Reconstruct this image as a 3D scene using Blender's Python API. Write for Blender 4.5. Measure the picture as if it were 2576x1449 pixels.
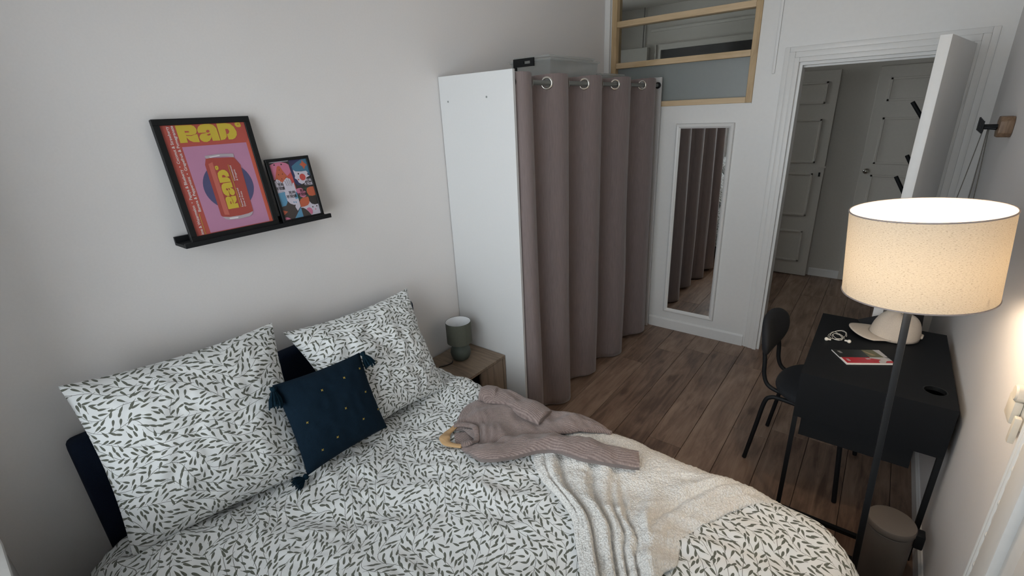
import bpy, bmesh, math, random
import numpy as np
from mathutils import Vector, Matrix

random.seed(7)
rng = np.random.default_rng(11)
SC = bpy.context.scene
COL = SC.collection
for o in list(bpy.data.objects):
    bpy.data.objects.remove(o)

# ------------------------------------------------------------------ camera
YAW, PITCH, ROLL = 0.6738963, -0.3595313, -0.0487353
CAM = Vector((1.92935, -3.73757, 1.83840))
FPX = 1187.61
cam_d = bpy.data.cameras.new('camera')
cam_d.sensor_width = 36.0
cam_d.sensor_fit = 'HORIZONTAL'
cam_d.lens = FPX / 2576.0 * 36.0
cam_d.clip_start = 0.02
cam = bpy.data.objects.new('camera', cam_d)
COL.objects.link(cam)
fwd = Vector((-math.sin(YAW) * math.cos(PITCH), math.cos(YAW) * math.cos(PITCH), math.sin(PITCH)))
rgt = Vector((math.cos(YAW), math.sin(YAW), 0))
upv = rgt.cross(fwd)
r2 = rgt * math.cos(ROLL) + upv * math.sin(ROLL)
u2 = -rgt * math.sin(ROLL) + upv * math.cos(ROLL)
cam.matrix_world = Matrix(((r2.x, u2.x, -fwd.x, CAM.x), (r2.y, u2.y, -fwd.y, CAM.y), (r2.z, u2.z, -fwd.z, CAM.z), (0, 0, 0, 1)))
SC.camera = cam

# ------------------------------------------------------------------ world, daylight, exposure
world = bpy.data.worlds.new('overcast_sky')
SC.world = world
world.use_nodes = True
bg = world.node_tree.nodes['Background']
bg.inputs['Color'].default_value = (0.88, 0.93, 1.0, 1)
bg.inputs["Strength"].default_value = 3.6
# portal in the window opening: tells the renderer where the sky comes in, gives no light itself
pl = bpy.data.lights.new('window_portal', 'AREA')
pl.shape = 'RECTANGLE'
pl.size = 1.65
pl.size_y = 1.65
pl.cycles.is_portal = True
po = bpy.data.objects.new('window_portal', pl)
COL.objects.link(po)
po.location = (1.075, -4.02, 1.675)
po.rotation_euler = Vector((0, 1, 0)).to_track_quat('-Z', 'Z').to_euler()
SC.view_settings.view_transform = 'Standard'
SC.view_settings.look = 'None'
SC.view_settings.gamma = 1.0
SC.view_settings.use_curve_mapping = False
SC.view_settings.exposure = 1.12
LAMP_STRENGTH = 114.0

# ------------------------------------------------------------------ node helpers
class X:
    """math-expression wrapper over shader nodes"""
    def __init__(s, nt, v): s.nt, s.v = nt, v
    def _m(s, op, a, b=None, c=None):
        n = s.nt.nodes.new('ShaderNodeMath'); n.operation = op
        for i, k in enumerate((a, b, c)):
            if k is None: continue
            k = k.v if isinstance(k, X) else k
            if isinstance(k, (int, float)): n.inputs[i].default_value = k
            else: s.nt.links.new(k, n.inputs[i])
        return X(s.nt, n.outputs[0])
    def __add__(s, o): return s._m('ADD', s, o)
    def __radd__(s, o): return s._m('ADD', o, s)
    def __sub__(s, o): return s._m('SUBTRACT', s, o)
    def __rsub__(s, o): return s._m('SUBTRACT', o, s)
    def __mul__(s, o): return s._m('MULTIPLY', s, o)
    def __rmul__(s, o): return s._m('MULTIPLY', o, s)
    def __truediv__(s, o): return s._m('DIVIDE', s, o)
    def __pow__(s, o): return s._m('POWER', s, o)
    def floor(s): return s._m('FLOOR', s)
    def abs(s): return s._m('ABSOLUTE', s)
    def sin(s): return s._m('SINE', s)
    def cos(s): return s._m('COSINE', s)
    def sqrt(s): return s._m('SQRT', s)
    def lt(s, o): return s._m('LESS_THAN', s, o)
    def gt(s, o): return s._m('GREATER_THAN', s, o)
    def max(s, o): return s._m('MAXIMUM', s, o)
    def min(s, o): return s._m('MINIMUM', s, o)

def new_mat(name):
    m = bpy.data.materials.new(name); m.use_nodes = True
    nt = m.node_tree
    return m, nt, nt.nodes['Principled BSDF']

def N(nt, typ, **kw):
    n = nt.nodes.new(typ)
    for k, v in kw.items():
        if k in n.inputs: n.inputs[k].default_value = v
        else: setattr(n, k, v)
    return n

def coords(nt, kind='Object', scale=None):
    tc = N(nt, 'ShaderNodeTexCoord')
    if scale is None: return tc.outputs[kind]
    mp = N(nt, 'ShaderNodeMapping'); mp.inputs['Scale'].default_value = scale
    nt.links.new(tc.outputs[kind], mp.inputs['Vector'])
    return mp.outputs['Vector']

def ramp(nt, fac, stops):
    r = N(nt, 'ShaderNodeValToRGB'); e = r.color_ramp.elements
    while len(e) < len(stops): e.new(0.5)
    for i, (p, c) in enumerate(stops):
        e[i].position = p; e[i].color = (*c, 1)
    nt.links.new(fac, r.inputs['Fac'])
    return r.outputs['Color']

def bump(nt, p, height, strength, dist=0.001):
    b = N(nt, 'ShaderNodeBump'); b.inputs['Strength'].default_value = strength; b.inputs['Distance'].default_value = dist
    nt.links.new(height, b.inputs['Height']); nt.links.new(b.outputs['Normal'], p.inputs['Normal'])

def plain(name, col, rough=0.5, metal=0.0, nscale=60.0, var=0.06, bmp=0.0, bdist=0.0008, spec=0.5):
    """a plain colour with slight procedural mottling and optional fine relief"""
    m, nt, p = new_mat(name)
    nz = N(nt, 'ShaderNodeTexNoise'); nz.inputs['Scale'].default_value = nscale; nz.inputs['Detail'].default_value = 4
    nt.links.new(coords(nt), nz.inputs['Vector'])
    a = tuple(c * (1 - var) for c in col); b = tuple(min(1, c * (1 + var)) for c in col)
    nt.links.new(ramp(nt, nz.outputs['Fac'], [(0.3, a), (0.7, b)]), p.inputs['Base Color'])
    p.inputs['Roughness'].default_value = rough; p.inputs['Metallic'].default_value = metal
    p.inputs['Specular IOR Level'].default_value = spec
    if bmp: bump(nt, p, nz.outputs['Fac'], bmp, bdist)
    return m

def wood(name, dark, mid, light, axis='Y', rough=0.45, stretch=14.0, scale=2.2, perobj=True, knots=True):
    m, nt, p = new_mat(name)
    tc = N(nt, 'ShaderNodeTexCoord'); oi = N(nt, 'ShaderNodeObjectInfo')
    add = N(nt, 'ShaderNodeVectorMath', operation='MULTIPLY_ADD')
    nt.links.new(oi.outputs['Random'], add.inputs[0]); add.inputs[1].default_value = (37.0, 53.0, 19.0) if perobj else (0, 0, 0)
    nt.links.new(tc.outputs['Object'], add.inputs[2])
    mp = N(nt, 'ShaderNodeMapping'); s = [scale * stretch] * 3; s['XYZ'.index(axis)] = scale
    mp.inputs['Scale'].default_value = s
    nt.links.new(add.outputs[0], mp.inputs['Vector'])
    n1 = N(nt, 'ShaderNodeTexNoise'); n1.inputs['Scale'].default_value = 1; n1.inputs['Detail'].default_value = 8; n1.inputs['Roughness'].default_value = 0.65; n1.inputs['Distortion'].default_value = 1.2
    nt.links.new(mp.outputs[0], n1.inputs['Vector'])
    mp2 = N(nt, 'ShaderNodeMapping'); s2 = [scale * 3.2] * 3; s2['XYZ'.index(axis)] = scale * 1.1
    mp2.inputs['Scale'].default_value = s2; nt.links.new(add.outputs[0], mp2.inputs['Vector'])
    n2 = N(nt, 'ShaderNodeTexNoise'); n2.inputs['Scale'].default_value = 1; n2.inputs['Detail'].default_value = 5; n2.inputs['Distortion'].default_value = 0.8
    nt.links.new(mp2.outputs[0], n2.inputs['Vector'])
    f = X(nt, n1.outputs['Fac']) * 0.80 + X(nt, n2.outputs['Fac']) * 0.62 - 0.20
    if knots:
        vk = N(nt, 'ShaderNodeTexVoronoi'); vk.inputs['Scale'].default_value = 1.0; mk = N(nt, 'ShaderNodeMapping'); sk = [scale * 2.6] * 3; sk['XYZ'.index(axis)] = scale * 1.0; mk.inputs['Scale'].default_value = sk
        nt.links.new(add.outputs[0], mk.inputs['Vector']); nt.links.new(mk.outputs[0], vk.inputs['Vector'])
        f = f - (0.16 - X(nt, vk.outputs['Distance'])).max(0.0) * 1.6
    if perobj: f = f + X(nt, oi.outputs['Random']) * 0.16 - 0.08
    c = ramp(nt, f.v, [(0.30, dark), (0.5, mid), (0.72, light)])
    nt.links.new(c, p.inputs['Base Color']); p.inputs['Roughness'].default_value = rough
    bump(nt, p, n1.outputs['Fac'], 0.25, 0.0006)
    return m

def sprig_fabric(name, off=(0, 0), rot=0.0):
    """cotton printed with leafy sprigs: wavy stems with alternate teardrop leaves, from UV in metres"""
    m, nt, p = new_mat(name)
    uvn = N(nt, 'ShaderNodeUVMap'); uvn.uv_map = 'UVMap'
    mp = N(nt, 'ShaderNodeMapping'); mp.inputs['Location'].default_value = (off[0], off[1], 0); mp.inputs['Rotation'].default_value = (0, 0, rot)
    nt.links.new(uvn.outputs[0], mp.inputs['Vector'])
    K, SCL, H, EPS = 0.17, 6.0, 0.047, 0.004
    def sep(vec):
        sp = N(nt, 'ShaderNodeSeparateXYZ'); nt.links.new(vec, sp.inputs[0]); return X(nt, sp.outputs[0]), X(nt, sp.outputs[1])
    def field(x_, y_):
        cb = N(nt, 'ShaderNodeCombineXYZ'); nt.links.new(x_.v, cb.inputs[0]); nt.links.new(y_.v, cb.inputs[1])
        nz = N(nt, 'ShaderNodeTexNoise'); nz.noise_dimensions = '2D'; nz.inputs['Scale'].default_value = SCL; nz.inputs['Detail'].default_value = 0
        nt.links.new(cb.outputs[0], nz.inputs['Vector'])
        return y_ + X(nt, nz.outputs['Fac']) * K
    px, py = sep(mp.outputs[0])
    g0 = field(px, py)
    fr = g0 / H
    acc = None
    for feat in ('F1', 'F2'):
        vo = N(nt, 'ShaderNodeTexVoronoi'); vo.voronoi_dimensions = '2D'; vo.feature = feat
        vo.inputs['Scale'].default_value = 46.0; vo.inputs['Randomness'].default_value = 0.62
        nt.links.new(mp.outputs[0], vo.inputs['Vector'])
        cx, cy = sep(vo.outputs['Position'])
        sc = N(nt, 'ShaderNodeSeparateColor'); nt.links.new(vo.outputs['Color'], sc.inputs[0])
        g = field(cx, cy); gx = (field(cx + EPS, cy) - g) / EPS; gy = (field(cx, cy + EPS) - g) / EPS
        mag = (gx * gx + gy * gy).sqrt().max(0.05)
        tx, ty = gy / mag, gx * -1.0 / mag
        row = (g / H).floor(); h_ = (row * 12.9898).sin() * 437.585; h_ = h_ - h_.floor()
        dirn = h_.gt(0.5) * 2.0 - 1.0
        side = ((g / H) - row).gt(0.5) * 2.0 - 1.0
        ang = (X(nt, sc.outputs[0]) * 0.5 + 0.42) * side * dirn
        ca, sa = ang.cos(), ang.sin()
        ax_, ay_ = (tx * ca - ty * sa) * dirn, (tx * sa + ty * ca) * dirn
        rx, ry = px - cx, py - cy
        ln = X(nt, sc.outputs[1]) * 0.006 + 0.0215
        a = rx * ax_ + ry * ay_ + ln * 0.5
        b = (ry * ax_ - rx * ay_).abs()
        t = (a / ln).max(0.0).min(1.0)
        lf_ = b.lt(t * ((1.0 - t).sqrt()) * 0.0098)
        lf_ = lf_.max(b.lt(0.00055) * a.lt(0.003) * a.gt(-0.008))
        acc = lf_ if acc is None else acc.max(lf_)
    # stems follow the contour lines of the same field, one per row
    vv = (fr - fr.floor() - 0.5).abs() * H
    gx = (field(px + EPS, py) - g0) / EPS; gy = (field(px, py + EPS) - g0) / EPS
    acc = acc.max((vv / (gx * gx + gy * gy).sqrt().max(0.2)).lt(0.0007))
    mx = N(nt, 'ShaderNodeMix'); mx.data_type = 'RGBA'
    nt.links.new(acc.v, mx.inputs[0])
    mx.inputs[6].default_value = (0.78, 0.80, 0.80, 1); mx.inputs[7].default_value = (0.125, 0.132, 0.108, 1)
    nt.links.new(mx.outputs[2], p.inputs['Base Color'])
    p.inputs['Roughness'].default_value = 0.85; p.inputs['Specular IOR Level'].default_value = 0.2
    p.inputs['Sheen Weight'].default_value = 0.15
    wv = N(nt, 'ShaderNodeTexNoise'); wv.inputs['Scale'].default_value = 25; wv.inputs['Detail'].default_value = 6
    nt.links.new(uvn.outputs[0], wv.inputs['Vector'])
    bump(nt, p, wv.outputs['Fac'], 0.25, 0.004)
    return m

# ------------------------------------------------------------------ mesh helpers
class MB:
    def __init__(s): s.v, s.f, s.uv = [], [], None
    def add(s, vs, fs):
        b = len(s.v); s.v += [tuple(map(float, p)) for p in vs]; s.f += [tuple(b + i for i in f) for f in fs]; return s
    def box(s, x0, x1, y0, y1, z0, z1):
        return s.add([(x0, y0, z0), (x1, y0, z0), (x1, y1, z0), (x0, y1, z0), (x0, y0, z1), (x1, y0, z1), (x1, y1, z1), (x0, y1, z1)],
                     [(3, 2, 1, 0), (4, 5, 6, 7), (0, 1, 5, 4), (1, 2, 6, 5), (2, 3, 7, 6), (3, 0, 4, 7)])
    def obox(s, c, ax, ay, az, hx, hy, hz):
        c, ax, ay, az = Vector(c), Vector(ax).normalized(), Vector(ay).normalized(), Vector(az).normalized()
        vs = [c + ax * sx * hx + ay * sy * hy + az * sz * hz for sz in (-1, 1) for sx, sy in ((-1, -1), (1, -1), (1, 1), (-1, 1))]
        return s.add(vs, [(3, 2, 1, 0), (4, 5, 6, 7), (0, 1, 5, 4), (1, 2, 6, 5), (2, 3, 7, 6), (3, 0, 4, 7)])
    def tube(s, pts, r, n=10, caps=True, closed=False):
        pts = [Vector(p) for p in pts]; m = len(pts)
        rs = r if isinstance(r, (list, tuple)) else [r] * m
        t0 = (pts[1] - pts[0]).normalized()
        nrm = t0.orthogonal().normalized(); rings = []
        prev = t0
        for i, p in enumerate(pts):
            if closed: t = (pts[(i + 1) % m] - pts[i - 1]).normalized()
            else: t = (pts[min(i + 1, m - 1)] - pts[max(i - 1, 0)]).normalized()
            q = prev.rotation_difference(t); nrm = (q @ nrm).normalized(); prev = t
            bn = t.cross(nrm)
            rings.append([p + (nrm * math.cos(2 * math.pi * k / n) + bn * math.sin(2 * math.pi * k / n)) * rs[i] for k in range(n)])
        b = [v for ring in rings for v in ring]; fs = []
        for i in range(m if closed else m - 1):
            j = (i + 1) % m
            for k in range(n): fs.append((i * n + k, i * n + (k + 1) % n, j * n + (k + 1) % n, j * n + k))
        if caps and not closed:
            fs.append(tuple(range(n - 1, -1, -1))); fs.append(tuple((m - 1) * n + k for k in range(n)))
        return s.add(b, fs)
    def lathe(s, prof, c=(0, 0, 0), n=32, axis=(0, 0, 1), closed=False):
        ax = Vector(axis).normalized(); u = ax.orthogonal().normalized(); w = ax.cross(u); c = Vector(c)
        vs = []; m = len(prof)
        for r, h in prof:
            for k in range(n):
                a = 2 * math.pi * k / n
                vs.append(c + ax * h + (u * math.cos(a) + w * math.sin(a)) * max(r, 1e-5))
        fs = []
        for i in range(m if closed else m - 1):
            j = (i + 1) % m
            for k in range(n): fs.append((i * n + k, i * n + (k + 1) % n, j * n + (k + 1) % n, j * n + k))
        return s.add(vs, fs)
    def prism(s, poly, axis, a0, a1):
        """polygon (2D, in the two other axes in order) extruded along axis"""
        i = 'xyz'.index(axis); n = len(poly)
        def P(p, a): q = list(p); q.insert(i, a); return q
        vs = [P(p, a0) for p in poly] + [P(p, a1) for p in poly]
        fs = [tuple(range(n - 1, -1, -1)), tuple(range(n, 2 * n))] + [(k, (k + 1) % n, n + (k + 1) % n, n + k) for k in range(n)]
        return s.add(vs, fs)
    def grid(s, P):
        """P: (n,m,3) array"""
        n, m = P.shape[:2]
        fs = [(i * m + j, (i + 1) * m + j, (i + 1) * m + j + 1, i * m + j + 1) for i in range(n - 1) for j in range(m - 1)]
        return s.add(P.reshape(-1, 3), fs)
    def build(s, name, mat, parent=None, smooth=None, bevel=0.0, seg=2, loc=None, rot=None):
        me = bpy.data.meshes.new(name)
        me.from_pydata(s.v, [], s.f)
        bm = bmesh.new(); bm.from_mesh(me)
        bmesh.ops.recalc_face_normals(bm, faces=bm.faces[:])
        if bevel:
            ed = [e for e in bm.edges if len(e.link_faces) == 2 and e.calc_face_angle(0) > 0.6]
            bmesh.ops.bevel(bm, geom=ed, offset=bevel, segments=seg, affect='EDGES', profile=0.6, clamp_overlap=True)
        if s.uv is not None:
            lay = bm.loops.layers.uv.new('UVMap')
            bm.verts.ensure_lookup_table()
            for f in bm.faces:
                for l in f.loops: l[lay].uv = s.uv[l.vert.index]
        bm.to_mesh(me); bm.free()
        if smooth is None: smooth = 0.6 if bevel else None
        if smooth:
            me.shade_smooth()
            if smooth < 3: me.set_sharp_from_angle(angle=smooth)
        me.materials.append(mat)
        o = bpy.data.objects.new(name, me); COL.objects.link(o)
        if parent is not None: o.parent = parent; o.matrix_parent_inverse = parent.matrix_basis.inverted()
        if loc is not None: o.location = loc
        if rot is not None: o.rotation_euler = rot
        return o

def tag(o, label=None, cat=None, group=None, kind=None):
    for k, v in (('label', label), ('category', cat), ('group', group), ('kind', kind)):
        if v: o[k] = v
    return o

def thing(name, label, cat, loc=(0, 0, 0), group=None):
    o = bpy.data.objects.new(name, None); COL.objects.link(o)
    o.location = loc; o.empty_display_size = 0.1
    return tag(o, label, cat, group)

def struct(o): o['kind'] = 'structure'; return o

def resample(pts, n):
    P = np.array(pts, float); d = np.r_[0, np.cumsum(np.linalg.norm(np.diff(P, axis=0), axis=1))]
    # smooth (Catmull-like) by dense linear then box filter
    t = np.linspace(0, d[-1], n)
    return np.stack([np.interp(t, d, P[:, i]) for i in range(P.shape[1])], 1)

def smooth_curve(pts, n=24):
    """Catmull-Rom through the points"""
    P = [Vector(p) for p in pts]; P = [P[0] * 2 - P[1]] + P + [P[-1] * 2 - P[-2]]; out = []
    for i in range(1, len(P) - 2):
        for k in range(n):
            t = k / n
            out.append(0.5 * ((2 * P[i]) + (-P[i - 1] + P[i + 1]) * t + (2 * P[i - 1] - 5 * P[i] + 4 * P[i + 1] - P[i + 2]) * t * t + (-P[i - 1] + 3 * P[i] - 3 * P[i + 1] + P[i + 2]) * t ** 3))
    out.append(P[-2]); return out

# numpy gradient noise
_perm = np.random.default_rng(3).permutation(512)
_perm = np.r_[_perm, _perm, _perm]
_ang = np.random.default_rng(5).uniform(0, 2 * np.pi, 512)
def noise2(x, y, seed=0):
    x = np.asarray(x, float) + seed * 17.3; y = np.asarray(y, float) - seed * 9.7
    xi = np.floor(x).astype(int); yi = np.floor(y).astype(int); xf = x - xi; yf = y - yi
    def g(ix, iy, fx, fy):
        h = _ang[_perm[(_perm[ix % 512] + iy) % 512] % 512]
        return np.cos(h) * fx + np.sin(h) * fy
    u = xf ** 3 * (xf * (xf * 6 - 15) + 10); v = yf ** 3 * (yf * (yf * 6 - 15) + 10)
    a = g(xi, yi, xf, yf); b = g(xi + 1, yi, xf - 1, yf); c = g(xi, yi + 1, xf, yf - 1); d = g(xi + 1, yi + 1, xf - 1, yf - 1)
    return ((a + (b - a) * u) * (1 - v) + (c + (d - c) * u) * v) * 1.5
def ridged(x, y, seed=0): return 1 - 2 * np.abs(noise2(x, y, seed))

# ------------------------------------------------------------------ materials
M = {}
M['wall'] = plain('painted_wall', (0.76, 0.74, 0.73), 0.8, nscale=140, var=0.012, bmp=0.12, bdist=0.0006, spec=0.25)
M['ceil'] = plain('ceiling_paint', (0.85, 0.84, 0.83), 0.9, var=0.01)
M['gloss_white'] = plain('white_gloss_paint', (0.78, 0.775, 0.76), 0.38, nscale=40, var=0.012)
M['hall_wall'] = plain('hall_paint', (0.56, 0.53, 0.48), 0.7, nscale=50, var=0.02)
M['melamine'] = plain('white_melamine', (0.63, 0.63, 0.625), 0.4, nscale=90, var=0.008)
M['floor'] = wood('oak_plank', (0.115, 0.068, 0.047), (0.225, 0.145, 0.102), (0.34, 0.235, 0.172), 'Y', 0.42, 10, 2.4)
M['joint'] = plain('floor_joint', (0.03, 0.02, 0.015), 0.9)
M['pine'] = wood('pine_bar', (0.50, 0.36, 0.20), (0.62, 0.46, 0.28), (0.68, 0.52, 0.33), 'X', 0.5, 12, 3)
M['pine_v'] = wood('pine_post', (0.40, 0.27, 0.14), (0.52, 0.37, 0.20), (0.58, 0.42, 0.25), 'Z', 0.5, 12, 3)
M['oakgrey'] = wood('grey_oak', (0.085, 0.058, 0.04), (0.20, 0.145, 0.10), (0.30, 0.225, 0.16), 'X', 0.5, 12, 2.5, perobj=False)
M['oakgrey_v'] = wood('grey_oak_front', (0.085, 0.058, 0.04), (0.19, 0.135, 0.095), (0.28, 0.21, 0.15), 'Z', 0.5, 12, 2.5, perobj=False)
M['hangerwood'] = wood('beech_hanger', (0.46, 0.27, 0.12), (0.56, 0.35, 0.17), (0.62, 0.41, 0.21), 'X', 0.4, 10, 4, perobj=False)
M['hookwood'] = wood('hook_wood', (0.12, 0.07, 0.04), (0.20, 0.125, 0.075), (0.27, 0.18, 0.115), 'Z', 0.5, 10, 6, perobj=False)
M['black'] = plain('black_lacquer', (0.006, 0.007, 0.008), 0.5, var=0.1, spec=0.3)
M['black_matt'] = plain('black_paint', (0.006, 0.007, 0.0085), 0.6, nscale=200, var=0.15, bmp=0.1, spec=0.3)
M['black_desk'] = plain('black_desk_powder_coat', (0.0050, 0.0062, 0.0080), 0.6, nscale=300, var=0.12, bmp=0.15, bdist=0.0003, spec=0.22)
M['black_fab'] = plain('black_upholstery', (0.012, 0.013, 0.016), 0.9, nscale=500, var=0.3, bmp=0.4, bdist=0.0008)
M['pole'] = plain('dark_pole_metal', (0.016, 0.018, 0.021), 0.4, metal=0.3)
M['navy'] = plain('navy_upholstery', (0.007, 0.013, 0.028), 0.95, nscale=350, var=0.3, bmp=0.5, bdist=0.001, spec=0.2)
M['teal'] = plain('dark_teal_cotton', (0.0045, 0.0145, 0.027), 0.95, nscale=400, var=0.25, bmp=0.5, bdist=0.0008, spec=0.15)
M['tassel'] = plain('teal_tassel', (0.005, 0.018, 0.030), 0.95, nscale=300, var=0.35, bmp=0.8, bdist=0.002, spec=0.1)
M['mustard'] = plain('mustard_thread', (0.42, 0.30, 0.06), 0.8)
M['chrome'] = plain('brushed_nickel', (0.62, 0.60, 0.56), 0.22, metal=1.0, var=0.02)
M['rod'] = plain('grey_rod_metal', (0.20, 0.21, 0.20), 0.4, metal=0.4, var=0.03)
M['sheet'] = plain('navy_sheet', (0.010, 0.015, 0.03), 0.9)
M['mattress'] = plain('mattress_ticking', (0.6, 0.6, 0.58), 0.9)
M['sage'] = plain('sage_ceramic', (0.062, 0.074, 0.060), 0.6, nscale=80, var=0.05)
M['sage_fab'] = plain('sage_shade_fabric', (0.095, 0.098, 0.075), 0.9, nscale=400, var=0.12, bmp=0.3)
M['white_in'] = plain('white_lining', (0.78, 0.79, 0.80), 0.8, var=0.01)
M['taupe'] = plain('taupe_bin_metal', (0.17, 0.145, 0.125), 0.42, nscale=300, var=0.04)
M['cap'] = plain('off_white_cotton', (0.56, 0.50, 0.43), 0.9, nscale=250, var=0.06, bmp=0.3)
M['cable'] = plain('white_rubber', (0.72, 0.70, 0.64), 0.5, var=0.02)
M['switch'] = plain('cream_plastic', (0.66, 0.62, 0.54), 0.4, var=0.02)
M['string'] = plain('grey_string', (0.12, 0.11, 0.095), 0.9, nscale=400, var=0.3)
M['paper'] = plain('white_paper', (0.75, 0.74, 0.72), 0.6, var=0.01)
M['grey_pocket'] = plain('grey_board', (0.25, 0.26, 0.25), 0.8)
def ink(name, col, rough=0.45): M[name] = plain('ink_' + name, col, rough, nscale=30, var=0.015)
ink('coral', (0.43, 0.080, 0.062)); ink('orange', (0.52, 0.10, 0.06)); ink('yellow', (0.56, 0.42, 0.045)); ink('mauve', (0.46, 0.215, 0.345))
ink('blue', (0.075, 0.075, 0.17)); ink('white', (0.70, 0.66, 0.66)); ink('silver', (0.42, 0.36, 0.40)); ink('silver_light', (0.72, 0.66, 0.70)); ink('canred', (0.36, 0.062, 0.050)); ink('canlight', (0.50, 0.13, 0.10))
ink('pink', (0.55, 0.17, 0.27)); ink('red', (0.50, 0.075, 0.065)); ink('sky', (0.10, 0.27, 0.42)); ink('teal_i', (0.055, 0.16, 0.25)); ink('navy_i', (0.030, 0.035, 0.10)); ink('lilac', (0.56, 0.52, 0.60)); ink('char', (0.030, 0.026, 0.026)); ink('brown', (0.055, 0.045, 0.042)); ink('green_i', (0.035, 0.075, 0.05)); ink('vermil', (0.48, 0.11, 0.055))
ink('magred', (0.40, 0.016, 0.028), 0.3); ink('magblack', (0.012, 0.014, 0.013), 0.3); ink('magsky', (0.42, 0.42, 0.43), 0.3); ink('maggreen', (0.10, 0.10, 0.045), 0.3); ink('magtan', (0.30, 0.22, 0.12), 0.3)

def glass_clear():
    m = bpy.data.materials.new('window_glass'); m.use_nodes = True; nt = m.node_tree
    nt.nodes.remove(nt.nodes['Principled BSDF'])
    tr = N(nt, 'ShaderNodeBsdfTransparent'); tr.inputs['Color'].default_value = (0.90, 0.91, 0.90, 1)
    gl = N(nt, 'ShaderNodeBsdfGlossy'); gl.inputs['Roughness'].default_value = 0.02
    fr = N(nt, 'ShaderNodeFresnel'); fr.inputs['IOR'].default_value = 1.45
    nz = N(nt, 'ShaderNodeTexNoise'); nz.inputs['Scale'].default_value = 3
    nt.links.new(coords(nt), nz.inputs['Vector'])
    f = X(nt, fr.outputs[0]) * (X(nt, nz.outputs['Fac']) * 0.1 + 0.95)
    mx = N(nt, 'ShaderNodeMixShader')
    nt.links.new(f.v, mx.inputs[0]); nt.links.new(tr.outputs[0], mx.inputs[1]); nt.links.new(gl.outputs[0], mx.inputs[2])
    nt.links.new(mx.outputs[0], nt.nodes['Material Output'].inputs[0]); return m
M['glass'] = glass_clear()

def translucent(name, col, tcol, mixf, rough=0.5, gloss=0.0, transp=0.0, nscale=50):
    m = bpy.data.materials.new(name); m.use_nodes = True; nt = m.node_tree
    nt.nodes.remove(nt.nodes['Principled BSDF'])
    nz = N(nt, 'ShaderNodeTexNoise'); nz.inputs['Scale'].default_value = nscale
    nt.links.new(coords(nt), nz.inputs['Vector'])
    c = ramp(nt, nz.outputs['Fac'], [(0.3, tuple(k * 0.96 for k in col)), (0.7, col)])
    df = N(nt, 'ShaderNodeBsdfDiffuse'); nt.links.new(c, df.inputs['Color'])
    tl = N(nt, 'ShaderNodeBsdfTranslucent'); tl.inputs['Color'].default_value = (*tcol, 1)
    a = N(nt, 'ShaderNodeMixShader'); a.inputs[0].default_value = mixf
    nt.links.new(df.outputs[0], a.inputs[1]); nt.links.new(tl.outputs[0], a.inputs[2]); out = a.outputs[0]
    if transp:
        t = N(nt, 'ShaderNodeBsdfTransparent'); b = N(nt, 'ShaderNodeMixShader'); b.inputs[0].default_value = transp
        nt.links.new(out, b.inputs[1]); nt.links.new(t.outputs[0], b.inputs[2]); out = b.outputs[0]
    if gloss:
        g = N(nt, 'ShaderNodeBsdfGlossy'); g.inputs['Roughness'].default_value = rough; b = N(nt, 'ShaderNodeMixShader'); b.inputs[0].default_value = gloss
        nt.links.new(out, b.inputs[1]); nt.links.new(g.outputs[0], b.inputs[2]); out = b.outputs[0]
    nt.links.new(out, nt.nodes['Material Output'].inputs[0]); return m
M['frosted'] = translucent('frosted_glass', (0.37, 0.40, 0.395), (0.5, 0.55, 0.54), 0.40, 0.35, 0.06)
M['plastic'] = translucent('clear_plastic_box', (0.62, 0.64, 0.63), (0.6, 0.62, 0.6), 0.4, 0.15, 0.06, 0.62)

def linen():
    m = bpy.data.materials.new('linen_lampshade'); m.use_nodes = True; nt = m.node_tree
    nt.nodes.remove(nt.nodes['Principled BSDF'])
    uv = N(nt, 'ShaderNodeUVMap'); uv.uv_map = 'UVMap'
    def nz(sx, sy, det):
        mp = N(nt, 'ShaderNodeMapping'); mp.inputs['Scale'].default_value = (sx, sy, 1); nt.links.new(uv.outputs[0], mp.inputs['Vector'])
        n = N(nt, 'ShaderNodeTexNoise'); n.inputs['Scale'].default_value = 1; n.inputs['Detail'].default_value = det; nt.links.new(mp.outputs[0], n.inputs['Vector']); return n.outputs['Fac']
    flecks = ramp(nt, nz(170, 700, 4), [(0.31, (0.45, 0.39, 0.33)), (0.41, (1, 1, 1))])
    weave = ramp(nt, nz(180, 900, 2), [(0.3, (0.80, 0.78, 0.75)), (0.7, (1, 1, 1))])
    mul = N(nt, 'ShaderNodeMix'); mul.data_type = 'RGBA'; mul.blend_type = 'MULTIPLY'; mul.inputs[0].default_value = 1
    nt.links.new(flecks, mul.inputs[6]); nt.links.new(weave, mul.inputs[7])
    def col(c):
        k = N(nt, 'ShaderNodeMix'); k.data_type = 'RGBA'; k.blend_type = 'MULTIPLY'; k.inputs[0].default_value = 1
        nt.links.new(mul.outputs[2], k.inputs[6]); k.inputs[7].default_value = (*c, 1); return k.outputs[2]
    df = N(nt, 'ShaderNodeBsdfDiffuse'); nt.links.new(col((0.62, 0.55, 0.45)), df.inputs['Color'])
    tl = N(nt, 'ShaderNodeBsdfTranslucent'); nt.links.new(col((0.62, 0.52, 0.37)), tl.inputs['Color'])
    a = N(nt, 'ShaderNodeMixShader'); a.inputs[0].default_value = 0.072
    nt.links.new(df.outputs[0], a.inputs[1]); nt.links.new(tl.outputs[0], a.inputs[2])
    nt.links.new(a.outputs[0], nt.nodes['Material Output'].inputs[0]); return m
M['linen'] = linen()

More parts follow.
